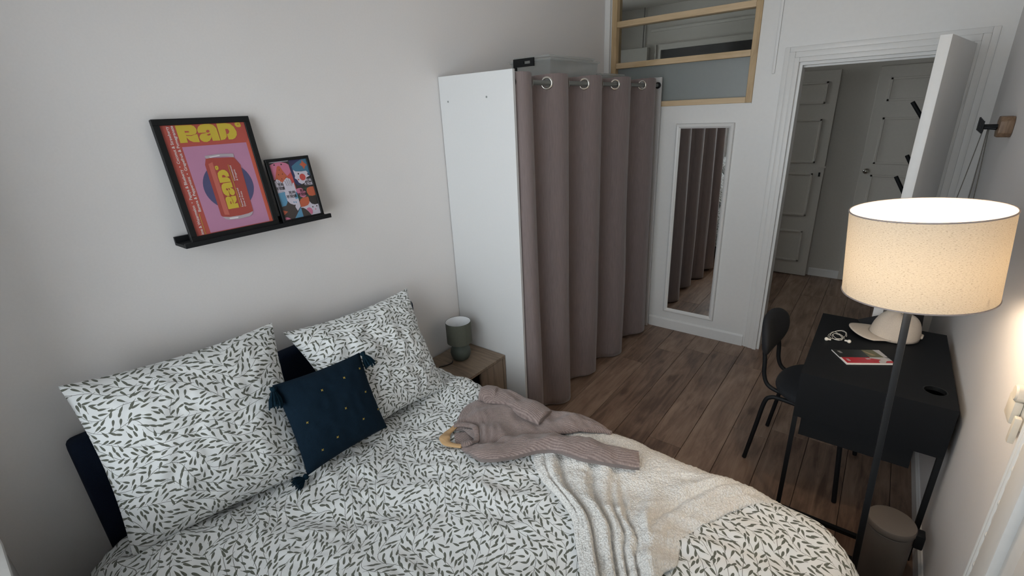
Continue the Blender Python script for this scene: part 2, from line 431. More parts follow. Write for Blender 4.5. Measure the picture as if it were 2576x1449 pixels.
def emit(name, col, strength):
    m = bpy.data.materials.new(name); m.use_nodes = True; nt = m.node_tree
    nt.nodes.remove(nt.nodes['Principled BSDF'])
    e = N(nt, 'ShaderNodeEmission'); e.inputs['Color'].default_value = (*col, 1); e.inputs['Strength'].default_value = strength
    nt.links.new(e.outputs[0], nt.nodes['Material Output'].inputs[0]); return m
M['bulb'] = emit('warm_bulb', (1.0, 0.80, 0.58), LAMP_STRENGTH)

def mirror_mat():
    m, nt, p = new_mat('mirror_silver')
    nz = N(nt, 'ShaderNodeTexNoise'); nz.inputs['Scale'].default_value = 2; nt.links.new(coords(nt), nz.inputs['Vector'])
    nt.links.new(ramp(nt, nz.outputs['Fac'], [(0.3, (0.84, 0.85, 0.84)), (0.7, (0.86, 0.87, 0.86))]), p.inputs['Base Color'])
    p.inputs['Metallic'].default_value = 1; p.inputs['Roughness'].default_value = 0.015; return m
M['mirror'] = mirror_mat()

def curtain_mat():
    m, nt, p = new_mat('mauve_curtain_fabric')
    nz = N(nt, 'ShaderNodeTexNoise'); nz.inputs['Scale'].default_value = 1; nz.inputs['Detail'].default_value = 5
    nt.links.new(coords(nt, 'Object', (40, 260, 14)), nz.inputs['Vector'])
    nt.links.new(ramp(nt, nz.outputs['Fac'], [(0.3, (0.180, 0.142, 0.137)), (0.7, (0.222, 0.177, 0.171))]), p.inputs['Base Color'])
    p.inputs['Roughness'].default_value = 0.75; p.inputs['Sheen Weight'].default_value = 0.35; p.inputs['Sheen Roughness'].default_value = 0.4
    bump(nt, p, nz.outputs['Fac'], 0.25, 0.001); return m
M['curtain'] = curtain_mat()

def boucle():
    m, nt, p = new_mat('cream_boucle')
    vo = N(nt, 'ShaderNodeTexVoronoi'); vo.inputs['Scale'].default_value = 150; nt.links.new(coords(nt), vo.inputs['Vector'])
    nz = N(nt, 'ShaderNodeTexNoise'); nz.inputs['Scale'].default_value = 260; nz.inputs['Detail'].default_value = 5; nt.links.new(coords(nt), nz.inputs['Vector'])
    f = X(nt, vo.outputs['Distance']) * 0.8 + X(nt, nz.outputs['Fac']) * 0.5
    nt.links.new(ramp(nt, f.v, [(0.3, (0.93, 0.92, 0.885)), (0.85, (0.74, 0.72, 0.68))]), p.inputs['Base Color'])
    p.inputs['Roughness'].default_value = 0.95; p.inputs['Sheen Weight'].default_value = 0.3; p.inputs['Specular IOR Level'].default_value = 0.1
    bump(nt, p, (1.0 - f).v, 0.9, 0.006); return m
M['boucle'] = boucle()

def knit(name, ribs):
    m, nt, p = new_mat(name)
    uv = N(nt, 'ShaderNodeUVMap'); uv.uv_map = 'UVMap'
    sp = N(nt, 'ShaderNodeSeparateXYZ'); nt.links.new(uv.outputs[0], sp.inputs[0])
    nz = N(nt, 'ShaderNodeTexNoise'); nz.inputs['Scale'].default_value = 160; nz.inputs['Detail'].default_value = 6; nt.links.new(uv.outputs[0], nz.inputs['Vector'])
    big = N(nt, 'ShaderNodeTexNoise'); big.inputs['Scale'].default_value = 45; nt.links.new(uv.outputs[0], big.inputs['Vector'])
    w = ((X(nt, sp.outputs[1]) + (X(nt, nz.outputs['Fac']) - 0.5) * 0.002) * ribs).sin() * 0.5 + 0.5
    f = w * 0.30 + 0.08 + X(nt, nz.outputs['Fac']) * 0.5 + X(nt, big.outputs['Fac']) * 0.25
    nt.links.new(ramp(nt, f.v, [(0.35, (0.17, 0.125, 0.116)), (0.75, (0.30, 0.235, 0.215)), (0.95, (0.42, 0.34, 0.305))]), p.inputs['Base Color'])
    p.inputs['Roughness'].default_value = 0.95; p.inputs['Sheen Weight'].default_value = 0.3; p.inputs['Specular IOR Level'].default_value = 0.1
    bump(nt, p, f.v, 0.7, 0.004); return m
M['knit'] = knit('mauve_knit_body', 900.0)
M['knit_rib'] = knit('mauve_knit_rib', 780.0)
M['print_a'] = sprig_fabric('leaf_print_duvet', (0.3, 0.1), 0.55)
M['print_b'] = sprig_fabric('leaf_print_pillow', (1.7, 2.3), 0.35)
M['print_c'] = sprig_fabric('leaf_print_pillow_far', (5.1, 0.7), 0.25)


# ================================================================== THE SETTING
W = 2.3213            # room width (wall_left X=0, wall_right X=W)
YF = -3.872           # wall behind the photographer
CH = 2.86             # ceiling height
DL, DR, DT = 1.366, 2.170, 2.040     # door opening
WL, WR, WB, WT = 0.0566, 1.112, 1.8135, 2.70   # interior window opening
FWY0, FWY1, FWZ1 = -3.36, -2.52, 2.58  # french window opening in wall_right

def hole_wall(name, rects, axis, a0, a1, mat):
    b = MB()
    for (p0, p1, z0, z1) in rects:
        if axis == 'y': b.box(p0, p1, a0, a1, z0, z1)
        else: b.box(a0, a1, p0, p1, z0, z1)
    return struct(b.build(name, mat))

struct(MB().box(-0.15, 0, YF - 0.15, 0.12, -0.05, CH).build('wall_left', M['wall']))
SX0, SX1, SZ0, SZ1 = 0.25, 1.90, 0.85, 2.50     # window behind the photographer
hole_wall('wall_front', [(0, SX0, -0.05, CH), (SX0, SX1, -0.05, SZ0), (SX0, SX1, SZ1, CH), (SX1, W + 0.2, -0.05, CH)], 'y', YF - 0.15, YF, M['wall'])
hole_wall('wall_back', [(0, WL, 0, CH), (WL, WR, 0, WB), (WL, WR, WT, CH), (WR, DL, 0, CH), (DL, DR, DT, CH), (DR, W, 0, CH)], 'y', 0, 0.10, M['gloss_white'])
struct(MB().box(W, W + 0.2, YF, 0.10, -0.05, CH).build('wall_right', M['wall']))
struct(MB().box(-0.15, W + 0.2, YF - 0.15, 0.12, CH, CH + 0.1).build('ceiling', M['ceil']))

# floor: sub-base plus individual planks running from the window end towards the hall
fl = struct(MB().box(-1.5, 2.9, YF, 2.3, -0.06, -0.006).build('floor', M['joint']))
PW, GAP = 0.188, 0.0012
pr = random.Random(4)
x = 0.0 - 0.188 * 7 - 0.03
while x < 2.85:
    y = YF - pr.uniform(0.0, 1.1)
    while y < 2.2:
        ln = 1.26
        y0, y1 = max(y, YF), min(y + ln, 2.25)
        x0, x1 = max(x, -1.45), min(x + PW, 2.85)
        vis = (y1 > 0.05) or (x1 > 0.01 and x0 < W)
        if y1 <= 0.12: x0, x1 = max(x0, 0.0), min(x1, W)
        if y1 - y0 > 0.05 and x1 - x0 > 0.02 and vis:
            m_ = MB().box(x0 + GAP - (x0 + x1) / 2, x1 - GAP - (x0 + x1) / 2, y0 + GAP - (y0 + y1) / 2, y1 - GAP - (y0 + y1) / 2, -0.010, 0.0)
            m_.build('plank', M['floor'], fl, bevel=0.0012, seg=1, loc=((x0 + x1) / 2, (y0 + y1) / 2, 0))
        y += ln
    x += PW

def skirting(name, axis, a0, a1, face, sgn, h=0.092, t=0.013):
    b = MB(); prof = [(0, 0), (t, 0), (t, h - 0.012), (t * 0.55, h - 0.004), (t * 0.4, h), (0, h)]
    if axis == 'x': b.prism([(face + sgn * p, z) for p, z in prof], 'x', a0, a1)
    else: b.prism([(face + sgn * p, z) for p, z in prof], 'y', a0, a1)
    return struct(b.build(name, M['gloss_white']))
skirting('baseboard_back', 'x', 0.49, 1.262, 0.0, -1)
skirting('baseboard_right', 'y', -2.23, -0.02, W, -1)
skirting('baseboard_left', 'y', YF, -1.87, 0.0, 1)

# corner batten between left and back wall
struct(MB().box(0.0, 0.045, -0.022, 0.0, 0.0, CH).build('trim_1', M['gloss_white'], bevel=0.004))

# ---- interior window with pine frame
wn = struct(MB().box(WL, WR, -0.006, 0.0, WB - 0.008, WB - 0.0005).build('window_1', M['gloss_white']))
for nm, x0, x1 in (('post', WL, WL + 0.042), ('post', WR - 0.040, WR)):
    MB().box(x0, x1, -0.012, 0.075, WB, WT).build('window_post', M['pine_v'], wn, bevel=0.002, seg=1)
for z0, z1 in ((WB, WB + 0.038), (2.1034, 2.1434), (2.3913, 2.4313), (WT - 0.04, WT)):
    MB().box(WL + 0.042, WR - 0.040, -0.008, 0.070, z0, z1).build('window_bar', M['pine'], wn, bevel=0.002, seg=1)
zs = [(WB + 0.038, 2.1034), (2.1434, 2.3913), (2.4313, WT - 0.04)]
for i, (z0, z1) in enumerate(zs):
    o = MB().box(WL + 0.042, WR - 0.040, 0.034, 0.038, z0, z1).build('pane', M['frosted'] if i == 0 else M['glass'], wn)
    o['label'] = 'frosted lower pane' if i == 0 else 'clear glass pane'

# ---- cable trunking stopping half way down the wall
struct(MB().box(1.213, 1.231, -0.014, 0.0, 1.985, CH).build('trim_2', M['gloss_white'], bevel=0.003))

# ---- door: casing, jamb, open leaf
dr = struct(MB().box(DL + 0.018, DR - 0.018, 0.055, 0.068, DT - 0.030, DT - 0.018).build('door_1', M['gloss_white']))
def casing(b, i0, i1, d):
    b.box(DL - i1, DL - i0, -d, 0.0, 0, DT + i1); b.box(DR + i0, DR + i1, -d, 0.0, 0, DT + i1); b.box(DL - i0, DR + i0, -d, 0.0, DT + i0, DT + i1)
b = MB(); casing(b, 0.028, 0.062, 0.018); b.build('casing', M['gloss_white'], dr, bevel=0.004)
b = MB(); casing(b, 0.062, 0.092, 0.010); b.build('casing_backband', M['gloss_white'], dr, bevel=0.003)
b = MB(); b.box(DL - 0.028, DL, -0.026, 0.0, 0, DT + 0.028); b.box(DR, DR + 0.028, -0.026, 0.0, 0, DT + 0.028); b.box(DL, DR, -0.026, 0.0, DT, DT + 0.028)
b.build('casing_inner', M['gloss_white'], dr, bevel=0.003)
b = MB(); b.box(DL, DL + 0.018, 0.0, 0.12, 0, DT); b.box(DR - 0.018, DR, 0.0, 0.12, 0, DT); b.box(DL + 0.018, DR - 0.018, 0.0, 0.12, DT - 0.018, DT); b.build('jamb', M['gloss_white'], dr)
hx, hy = DR - 0.008, -0.036
fx, fy = 2.030, -0.775                      # free edge of the leaf (left face corner)
dv = Vector((fx - hx, fy - hy, 0)); LLEN = 0.785; dv.normalize(); nv = Vector((-dv.y, dv.x, 0))
if nv.x < 0: nv = -nv
cc = Vector((hx, hy, 0)) + dv * LLEN / 2 + nv * 0.0
leaf = MB().obox((cc.x, cc.y, 1.035), dv, nv, (0, 0, 1), LLEN / 2, 0.021, 1.022).build('door_leaf', M['gloss_white'], dr, bevel=0.003)
for z in (0.28, 1.05, 1.80):
    c = Vector((hx, hy, z)) - dv * 0.004 + nv * 0.024
    MB().lathe([(0, -0.045), (0.007, -0.045), (0.007, 0.045), (0, 0.045)], c, 12).build('hinge', M['gloss_white'], dr, smooth=0.6)
for sgn in (-1, 1):
    b = MB(); c = Vector((hx, hy, 1.03)) + dv * (LLEN - 0.055)
    p0 = c + nv * sgn * 0.021; p1 = c + nv * sgn * 0.06
    b.tube([p0, p1, p1 + nv * sgn * 0.006 - dv * 0.012, p1 - dv * 0.11], 0.008, 10)
    b.obox(c + nv * sgn * 0.024, dv, nv, (0, 0, 1), 0.02, 0.003, 0.09)
    b.build('door_handle', M['chrome'], leaf, smooth=0.7)

# ---- tall white cupboard doors with ornate casing in the right wall, beside the photographer
fw = struct(MB().box(W - 0.006, W, FWY0, FWY1, 0.0, FWZ1).build('door_5', M['gloss_white']))
cz0, cz1 = 0.0, FWZ1 + 0.12
MB().box(W - 0.012, W, FWY1, -2.245, cz0, cz1).build('casing_board', M['gloss_white'], fw)
for y, r in ((-2.252, 0.0075), (-2.268, 0.0065), (-2.338, 0.005)):
    MB().tube([(W - 0.014, y, cz0), (W - 0.014, y, cz1)], r, 12).build('casing_bead', M['gloss_white'], fw, smooth=0.7)
MB().box(W - 0.036, W - 0.008, -2.445, -2.350, cz0, cz1).build('casing_flat', M['gloss_white'], fw, bevel=0.006)
MB().box(W - 0.020, W - 0.005, FWY1, -2.452, cz0, cz1).build('casing_inner', M['gloss_white'], fw, bevel=0.003)
# carved ornament: flower bud and leaf, repeated up the hollow
def blob(b, c, rx, ry, rz, n=10, m=6):
    vs = []; fs = []
    for i in range(m + 1):
        for k in range(n):
            a = math.pi * i / m; t = 2 * math.pi * k / n
            vs.append((c[0] + rx * math.sin(a) * math.cos(t), c[1] + ry * math.sin(a) * math.sin(t), c[2] + rz * math.cos(a)))
    for i in range(m):
        for k in range(n): fs.append((i * n + k, i * n + (k + 1) % n, (i + 1) * n + (k + 1) % n, (i + 1) * n + k))
    b.add(vs, fs)
bud = MB(); blob(bud, (0, 0, 0), 0.012, 0.011, 0.013); blob(bud, (0, 0.010, -0.016), 0.007, 0.006, 0.012); blob(bud, (0, -0.010, -0.016), 0.007, 0.006, 0.012)
lf = MB()
for s_ in (-1, 1):
    blob(lf, (0, s_ * 0.010, 0.0), 0.008, 0.008, 0.026); blob(lf, (0, s_ * 0.004, 0.028), 0.006, 0.005, 0.014)
blob(lf, (0, 0, -0.006), 0.009, 0.005, 0.03)
ob = bud.build('carved_bud', M['gloss_white'], fw, smooth=3.2); ol = lf.build('carved_leaf', M['gloss_white'], fw, smooth=3.2)
z = 0.45; first = True
while z < 1.75:
    for src, dz in ((ob, 0.0), (ol, 0.052)):
        if first: o = src
        else: o = src.copy(); COL.objects.link(o)
        o.location = (W - 0.014, -2.304, z + dz)
    first = False; z += 0.105
for (y0, y1) in ((FWY0 + 0.004, (FWY0 + FWY1) / 2 - 0.002), ((FWY0 + FWY1) / 2 + 0.002, FWY1 - 0.004)):
    lf_ = MB().box(W - 0.022, W - 0.006, y0, y1, 0.02, FWZ1 - 0.01).build('door_leaf', M['gloss_white'], fw, bevel=0.003)
    for z0, z1 in ((0.14, 0.86), (1.0, 2.40)):
        b = MB()
        for r in ((y0 + 0.07, y0 + 0.09, z0, z1), (y1 - 0.09, y1 - 0.07, z0, z1), (y0 + 0.07, y1 - 0.07, z0, z0 + 0.02), (y0 + 0.07, y1 - 0.07, z1 - 0.02, z1)):
            b.box(W - 0.030, W - 0.021, *r)
        b.build('panel_moulding', M['gloss_white'], lf_, bevel=0.002, seg=1)
# ---- glazed window in the wall behind the photographer
sw_ = struct(MB().box(SX0, SX1, YF - 0.06, YF + 0.02, SZ0 - 0.03, SZ0 - 0.001).build('window_2', M['gloss_white'], bevel=0.004))
for (x0, x1) in ((SX0, SX0 + 0.05), (1.05, 1.10), (SX1 - 0.05, SX1)):
    MB().box(x0, x1, YF - 0.12, YF - 0.07, SZ0, SZ1).build('sash_stile', M['gloss_white'], sw_, bevel=0.004)
for (z0, z1) in ((SZ0, SZ0 + 0.05), (SZ1 - 0.05, SZ1)):
    MB().box(SX0 + 0.05, SX1 - 0.05, YF - 0.115, YF - 0.075, z0, z1).build('sash_rail', M['gloss_white'], sw_, bevel=0.004)
for (x0, x1) in ((SX0 + 0.05, 1.05), (1.10, SX1 - 0.05)):
    MB().box(x0, x1, YF - 0.098, YF - 0.094, SZ0 + 0.05, SZ1 - 0.05).build('pane', M['glass'], sw_)

# ---- the hall beyond
HB = 2.10
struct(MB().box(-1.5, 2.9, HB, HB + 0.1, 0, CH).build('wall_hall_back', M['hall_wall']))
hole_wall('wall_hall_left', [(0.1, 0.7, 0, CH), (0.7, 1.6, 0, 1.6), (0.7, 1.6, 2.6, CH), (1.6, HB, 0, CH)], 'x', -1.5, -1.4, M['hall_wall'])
hw = struct(MB().box(-1.47, -1.43, 0.7, 1.6, 1.6, 1.65).build('added_hall_window', M['hall_wall']))  # unseen window, added only so sky light brightens the hall
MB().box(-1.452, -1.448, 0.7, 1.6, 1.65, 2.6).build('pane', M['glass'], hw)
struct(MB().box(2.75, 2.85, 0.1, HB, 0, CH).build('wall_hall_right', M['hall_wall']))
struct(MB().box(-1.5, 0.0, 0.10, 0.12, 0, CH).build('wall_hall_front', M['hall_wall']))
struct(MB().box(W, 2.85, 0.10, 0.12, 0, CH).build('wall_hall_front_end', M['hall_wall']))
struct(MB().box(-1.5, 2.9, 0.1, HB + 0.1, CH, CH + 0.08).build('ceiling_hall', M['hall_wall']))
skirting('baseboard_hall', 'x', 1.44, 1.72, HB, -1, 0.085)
# cornice board and dark transom over a far doorway, seen through the interior window
tr = struct(MB().box(-0.49, -0.365, HB - 0.04, HB, 0, 2.46).build('door_2', M['hall_wall']))
MB().box(0.78, 0.90, HB - 0.04, HB, 0, 2.46).build('casing', M['hall_wall'], tr)
MB().box(-0.365, 0.78, HB - 0.04, HB, 2.405, 2.46).build('casing_head', M['hall_wall'], tr)
MB().box(-0.43, -0.415, HB - 0.055, HB - 0.04, 0, 2.46).build('casing_ridge', M['hall_wall'], tr)
MB().box(-0.365, 0.78, HB - 0.012, HB - 0.002, 2.10, 2.405).build('transom_pane', M['black'], tr)
MB().box(-0.365, 0.78, HB - 0.03, HB, 0, 2.10).build('door_leaf', M['hall_wall'], tr)
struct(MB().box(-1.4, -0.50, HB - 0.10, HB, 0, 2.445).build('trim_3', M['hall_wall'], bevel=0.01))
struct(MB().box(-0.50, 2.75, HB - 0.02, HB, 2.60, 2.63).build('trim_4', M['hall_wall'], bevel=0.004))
struct(MB().tube([(-0.59, HB - 0.02, 2.445), (-0.585, HB - 0.02, CH)], 0.006, 8).build('trim_5', M['string']))
# ceiling fitting in hall
# paneled door, slightly ajar, on the left
def panel_door(name, x0, x1, yv, ang, hinge_left, knob):
    r = struct(MB().box(-0.001, 0.001, 0.0, 0.002, 0.0, 0.001).build(name, M['hall_wall'], loc=(x0 if hinge_left else x1, yv, 0)))
    w = x1 - x0; s = 1 if hinge_left else -1
    r.rotation_euler = (0, 0, ang)
    def P(b): return b
    def put(nm, mb, bev=0.003):
        o = mb.build(nm, M['hall_wall'], None, bevel=bev, seg=1); o.parent = r; return o
    lf = put('door_leaf', MB().box(min(0, s * w), max(0, s * w), -0.036, 0.0, 0.008, 2.06))
    b = MB()
    for z0, z1 in ((0.16, 0.50), (0.66, 1.10), (1.20, 1.62), (1.76, 1.96)):
        a0, a1 = 0.09, w - 0.09
        for (p0, p1, q0, q1) in ((a0, a0 + 0.02, z0, z1), (a1 - 0.02, a1, z0, z1), (a0, a1, z0, z0 + 0.02), (a0, a1, z1 - 0.02, z1)):
            b.box(min(s * p0, s * p1), max(s * p0, s * p1), -0.046, -0.034, q0, q1)
    o = put('panel_moulding', b)
    if knob:
        kx = s * (w - 0.05) if knob > 0 else s * 0.05
        k = MB().lathe([(0, 0), (0.022, 0), (0.022, 0.006), (0.010, 0.012), (0.012, 0.03), (0.024, 0.042), (0.026, 0.052), (0.018, 0.062), (0, 0.064)], (kx, -0.036, 1.135), 20, (0, -1, 0)).build('door_knob', M['chrome'], None, smooth=0.9)
        k.parent = r
    else:
        kx = s * (w - 0.035)
        k = MB().obox((kx, -0.039, 1.09), (1, 0, 0), (0, 1, 0), (0, 0, 1), 0.008, 0.003, 0.02).build('keyhole_plate', M['black'], None); k.parent = r
        k = MB().box(kx - 0.02, kx + 0.05, -0.048, -0.036, 1.155, 1.172).build('latch', M['hall_wall'], None); k.parent = r
    return r
panel_door('door_3', 0.70, 1.425, HB - 0.06, 0.0, True, 0)
panel_door('door_4', 1.715, 2.45, HB - 0.01, 0.0, False, 1)


# ================================================================== FURNITURE
# ---- open wardrobe with curtain front
wy0, wy1, wd, wh = -1.8544, -0.030, 0.4898, 2.017
wr = thing('wardrobe', 'tall white open wardrobe with flat side panel standing against the left wall', 'wardrobe', (wd / 2, (wy0 + wy1) / 2, 0))
sp = MB().box(0.004, wd, wy0, wy0 + 0.018, 0, wh).build('side_panel', M['melamine'], wr, bevel=0.001, seg=1)
for x_, z_ in ((0.062, 1.895), (0.325, 1.905)):
    MB().lathe([(0, 0.0), (0.005, 0.0), (0.005, 0.0012), (0.003, 0.0016), (0, 0.0008)], (x_, wy0, z_), 12, (0, -1, 0)).build('screw_cap', M['grey_pocket'], sp)
MB().box(0.004, wd, wy1 - 0.018, wy1, 0, wh).build('side_panel', M['melamine'], wr, bevel=0.001, seg=1)
MB().box(0.010, wd - 0.090, wy0 + 0.018, wy1 - 0.018, 1.885, 1.903).build('shelf', M['melamine'], wr)
MB().box(0.010, wd - 0.16, wy0 + 0.018, wy1 - 0.018, 0.06, 0.078).build('shelf', M['melamine'], wr)
MB().box(0.004, 0.010, wy0 + 0.018, wy1 - 0.018, 0.06, 1.99).build('back_panel', M['melamine'], wr)
RX, RZ = 0.466, 1.962
MB().tube([(RX, wy0 + 0.018, RZ), (RX, wy1 - 0.018, RZ)], 0.0125, 16).build('curtain_rod', M['rod'], wr, smooth=0.7)
MB().lathe([(0, 0), (0.022, 0), (0.022, 0.010), (0.014, 0.012), (0.014, 0.02), (0, 0.02)], (RX, wy1 - 0.018, RZ), 16, (0, -1, 0)).build('rod_socket', M['black'], wr, smooth=0.7)
MB().lathe([(0, 0), (0.022, 0), (0.022, 0.010), (0.014, 0.012), (0.014, 0.02), (0, 0.02)], (RX, wy0 + 0.018, RZ), 16, (0, 1, 0)).build('rod_socket', M['black'], wr, smooth=0.7)

# curtain: wave around the rod, eyelets where the cloth crosses it
kY = np.array([-1.829, -1.531, -1.148, -0.762, -0.341, -0.075]); kN = np.array([0.02, 1, 2, 3, 4, 4.62])
def cur_n(y): return np.interp(y, kY, kN)
ys = np.arange(kY[0], kY[-1] + 1e-6, 0.004)
zs_ = np.r_[np.linspace(0.022, 0.3, 12), np.linspace(0.35, 1.88, 36), np.arange(1.905, 2.003, 0.004)]
YY, ZZ = np.meshgrid(ys, zs_, indexing='ij')
ph = cur_n(YY) * 2 * np.pi
low = np.clip((1.9 - ZZ) / 1.9, 0, 1)
s_ = np.sin(ph + 0.10 * np.sin(3 * ZZ + YY * 5) * low)
amp = 0.046 + 0.010 * low
XX = RX + amp * np.sign(s_) * np.abs(s_) ** 0.8 + 0.006 * low * noise2(YY * 9, ZZ * 1.3, 2) + 0.0035 * low * ridged(YY * 16, ZZ * 0.8, 5) + 0.012 * low * np.sin(1.7 * ph / (2 * np.pi) + 1)
ZZ2 = ZZ + np.where(ZZ > 1.98, 0.006 * np.sin(ph + 0.6) + 0.002 * noise2(YY * 30, ZZ * 2, 3), 0) + np.where(ZZ < 0.03, 0.012 * np.sin(ph * 0.5 + 1), 0)
P = np.stack([XX, YY, ZZ2], -1)
cb_ = MB(); cb_.grid(P)
cross = []
for k in np.arange(0.5, 4.6, 0.5):
    cross.append((float(np.interp(k, kN, kY)), int(round(k * 2)) % 2 == 0))
# cut eyelet holes
arc = np.r_[0, np.cumsum(np.hypot(np.diff(XX[:, -15]), np.diff(ys)))]
nm_, mm_ = P.shape[:2]
keep = []
for f in cb_.f:
    i = f[0] // mm_; j = f[0] % mm_
    a = arc[i]; zc = ZZ[i, j]
    if any((a - np.interp(yc, ys, arc)) ** 2 + (zc - RZ) ** 2 < 0.0215 ** 2 for yc, _ in cross): continue
    keep.append(f)
cb_.f = keep
cu = thing('wardrobe_curtain', 'mauve taupe eyelet curtain hanging in folds across the wardrobe front', 'curtain', (RX, -0.95, 0.02))
co = cb_.build('curtain_cloth', M['curtain'], cu, smooth=3.2)
sm = co.modifiers.new('thickness', 'SOLIDIFY'); sm.thickness = 0.0012; sm.offset = 0
for yc, vis in cross:
    i = int(np.argmin(np.abs(ys - yc))); j = int(np.argmin(np.abs(zs_ - RZ)))
    t = Vector(P[min(i + 2, nm_ - 1), j] - P[max(i - 2, 0), j]); t.z = 0; t.normalize(); n_ = Vector((t.y, -t.x, 0))
    MB().lathe([(0.0215, -0.003), (0.0315, -0.002), (0.033, 0.0), (0.0315, 0.002), (0.027, 0.0042), (0.0225, 0.003), (0.0205, 0.0)], P[i, j], 28, n_, closed=True).build('eyelet', M['chrome'], cu, smooth=1.0)

# ---- translucent storage boxes on the wardrobe shelf
def storage_box(label, x0, x1, y0, y1, z0, z1, latches):
    t = thing('storage_box', label, 'box', ((x0 + x1) / 2, (y0 + y1) / 2, z0), 'clear boxes on the wardrobe shelf')
    tp = 0.02
    b = MB(); a = [(x0 + tp, y0 + tp), (x1 - tp, y0 + tp), (x1 - tp, y1 - tp), (x0 + tp, y1 - tp)]; c = [(x0, y0), (x1, y0), (x1, y1), (x0, y1)]
    b.add([(*p, z0) for p in a] + [(*p, z1 - 0.025) for p in c], [(3, 2, 1, 0), (0, 1, 5, 4), (1, 2, 6, 5), (2, 3, 7, 6), (3, 0, 4, 7)])
    b.build('box_body', M['plastic'], t, bevel=0.012)
    MB().box(x0 - 0.008, x1 + 0.008, y0 - 0.008, y1 + 0.008, z1 - 0.03, z1 - 0.018).box(x0 + 0.015, x1 - 0.015, y0 + 0.015, y1 - 0.015, z1 - 0.012, z1).build('box_lid', M['plastic'], t, bevel=0.004)
    for (lx0, lx1, side) in latches:
        y = y0 - 0.012
        b = MB(); zc = z1 - 0.030
        b.box(lx0, lx1, y - 0.008, y, zc + 0.006, zc + 0.020); b.box(lx0, lx1, y - 0.008, y, zc - 0.022, zc - 0.008)
        b.box(lx0, lx0 + (lx1 - lx0) * 0.52, y - 0.008, y, zc - 0.008, zc + 0.006); b.box(lx1 - (lx1 - lx0) * 0.18, lx1, y - 0.008, y, zc - 0.008, zc + 0.006)
        b.box(lx0, lx0 + 0.014, y - 0.006, y + 0.01, zc - 0.038, zc - 0.022)
        b.build('latch', M['black'], t)
    return t
storage_box('large clear plastic box with long black clip handle on the wardrobe shelf', 0.13, 0.40, -1.40, -0.86, 1.9035, 2.112, [(0.165, 0.305, 1)])
storage_box('low clear plastic box with small black clip nearest the pine window', 0.09, 0.395, -0.80, -0.42, 1.9035, 2.035, [(0.335, 0.365, 1)])

# ---- narrow mirror on the back wall
mL, mR, mb_, mt = 0.6109, 1.0237, 0.1586, 1.6866
mr = thing('wall_mirror', 'tall narrow mirror with rounded white frame hung beside the door', 'mirror', ((mL + mR) / 2, -0.01, mb_))
def rail(p0, p1, inx, inz, w=0.034):
    # moulded rail between outer corners p0,p1 (x,z), mitred
    prof = [(0.0, 0.0), (0.0, 0.012), (0.004, 0.020), (0.012, 0.024), (0.022, 0.022), (0.029, 0.014), (0.034, 0.010), (0.034, 0.0)]
    a, b_ = Vector(p0), Vector(p1); d = (b_ - a).normalized(); n = Vector((inx, inz))
    vs = []; k = len(prof)
    for P_, sg in ((a, 1), (b_, -1)):
        for q, h in prof:
            v = P_ + n * q + d * q * sg
            vs.append((v.x, -0.002 - h, v.y))
    fs = [tuple(range(k)), tuple(range(2 * k - 1, k - 1, -1))] + [(i, (i + 1) % k, k + (i + 1) % k, k + i) for i in range(k)]
    MB().add(vs, fs).build('frame_rail', M['gloss_white'], mr, smooth=0.5)
rail((mL, mb_), (mL, mt), 1, 0); rail((mR, mb_), (mR, mt), -1, 0); rail((mL, mb_), (mR, mb_), 0, 1); rail((mL, mt), (mR, mt), 0, -1)
MB().box(mL + 0.03, mR - 0.03, -0.010, -0.004, mb_ + 0.03, mt - 0.03).build('mirror_glass', M['mirror'], mr)

# ---- black desk
DX0, DX1, DY0, DY1, DH, DP = 1.794, 2.296, -1.629, -0.893, 0.740, 0.524
dk = thing('desk', 'black desk with closed box body and slim legs against the right wall', 'desk', ((DX0 + DX1) / 2, (DY0 + DY1) / 2, 0))
def top_with_hole(name, x0, x1, y0, y1, z0, z1, hx_, hy_, r, mat, parent):
    bm = bmesh.new(); n = 32
    outer = [bm.verts.new(p) for p in ((x0, y0, z1), (x1, y0, z1), (x1, y1, z1), (x0, y1, z1))]
    inner = [bm.verts.new((hx_ + r * math.cos(2 * math.pi * k / n), hy_ + r * math.sin(2 * math.pi * k / n), z1)) for k in range(n)]
    ed = [bm.edges.new((outer[i], outer[(i + 1) % 4])) for i in range(4)] + [bm.edges.new((inner[i], inner[(i + 1) % n])) for i in range(n)]
    bmesh.ops.triangle_fill(bm, use_beauty=True, use_dissolve=False, edges=ed)
    g = bmesh.ops.extrude_face_region(bm, geom=bm.faces[:])
    for v in g['geom']:
        if isinstance(v, bmesh.types.BMVert): v.co.z = z0
    bmesh.ops.recalc_face_normals(bm, faces=bm.faces[:])
    me = bpy.data.meshes.new(name); bm.to_mesh(me); bm.free(); me.materials.append(mat)
    o = bpy.data.objects.new(name, me); COL.objects.link(o); o.parent = parent; o.matrix_parent_inverse = parent.matrix_basis.inverted(); return o
top_with_hole('desktop', DX0, DX1, DY0, DY1, DH - 0.016, DH, 2.233, -1.506, 0.036, M['black_desk'], dk)
MB().lathe([(0.036, -0.016), (0.039, 0.0006), (0.036, 0.0012), (0.034, 0.0), (0.034, -0.016)], (2.233, -1.506, DH), 32, closed=True).build('cable_hole_rim', M['black'], dk, smooth=0.7)
MB().box(DX0, DX1, DY0, DY0 + 0.014, DP, DH - 0.016).build('side_panel', M['black_desk'], dk)
MB().box(DX0, DX1, DY1 - 0.014, DY1, DP, DH - 0.016).build('side_panel', M['black_desk'], dk)
MB().box(DX1 - 0.012, DX1, DY0 + 0.014, DY1 - 0.014, DP, DH - 0.016).build('back_panel', M['black_desk'], dk)
MB().box(DX0, DX1 - 0.012, DY0 + 0.014, DY1 - 0.014, DP, DP + 0.012).build('lower_shelf', M['black_desk'], dk)
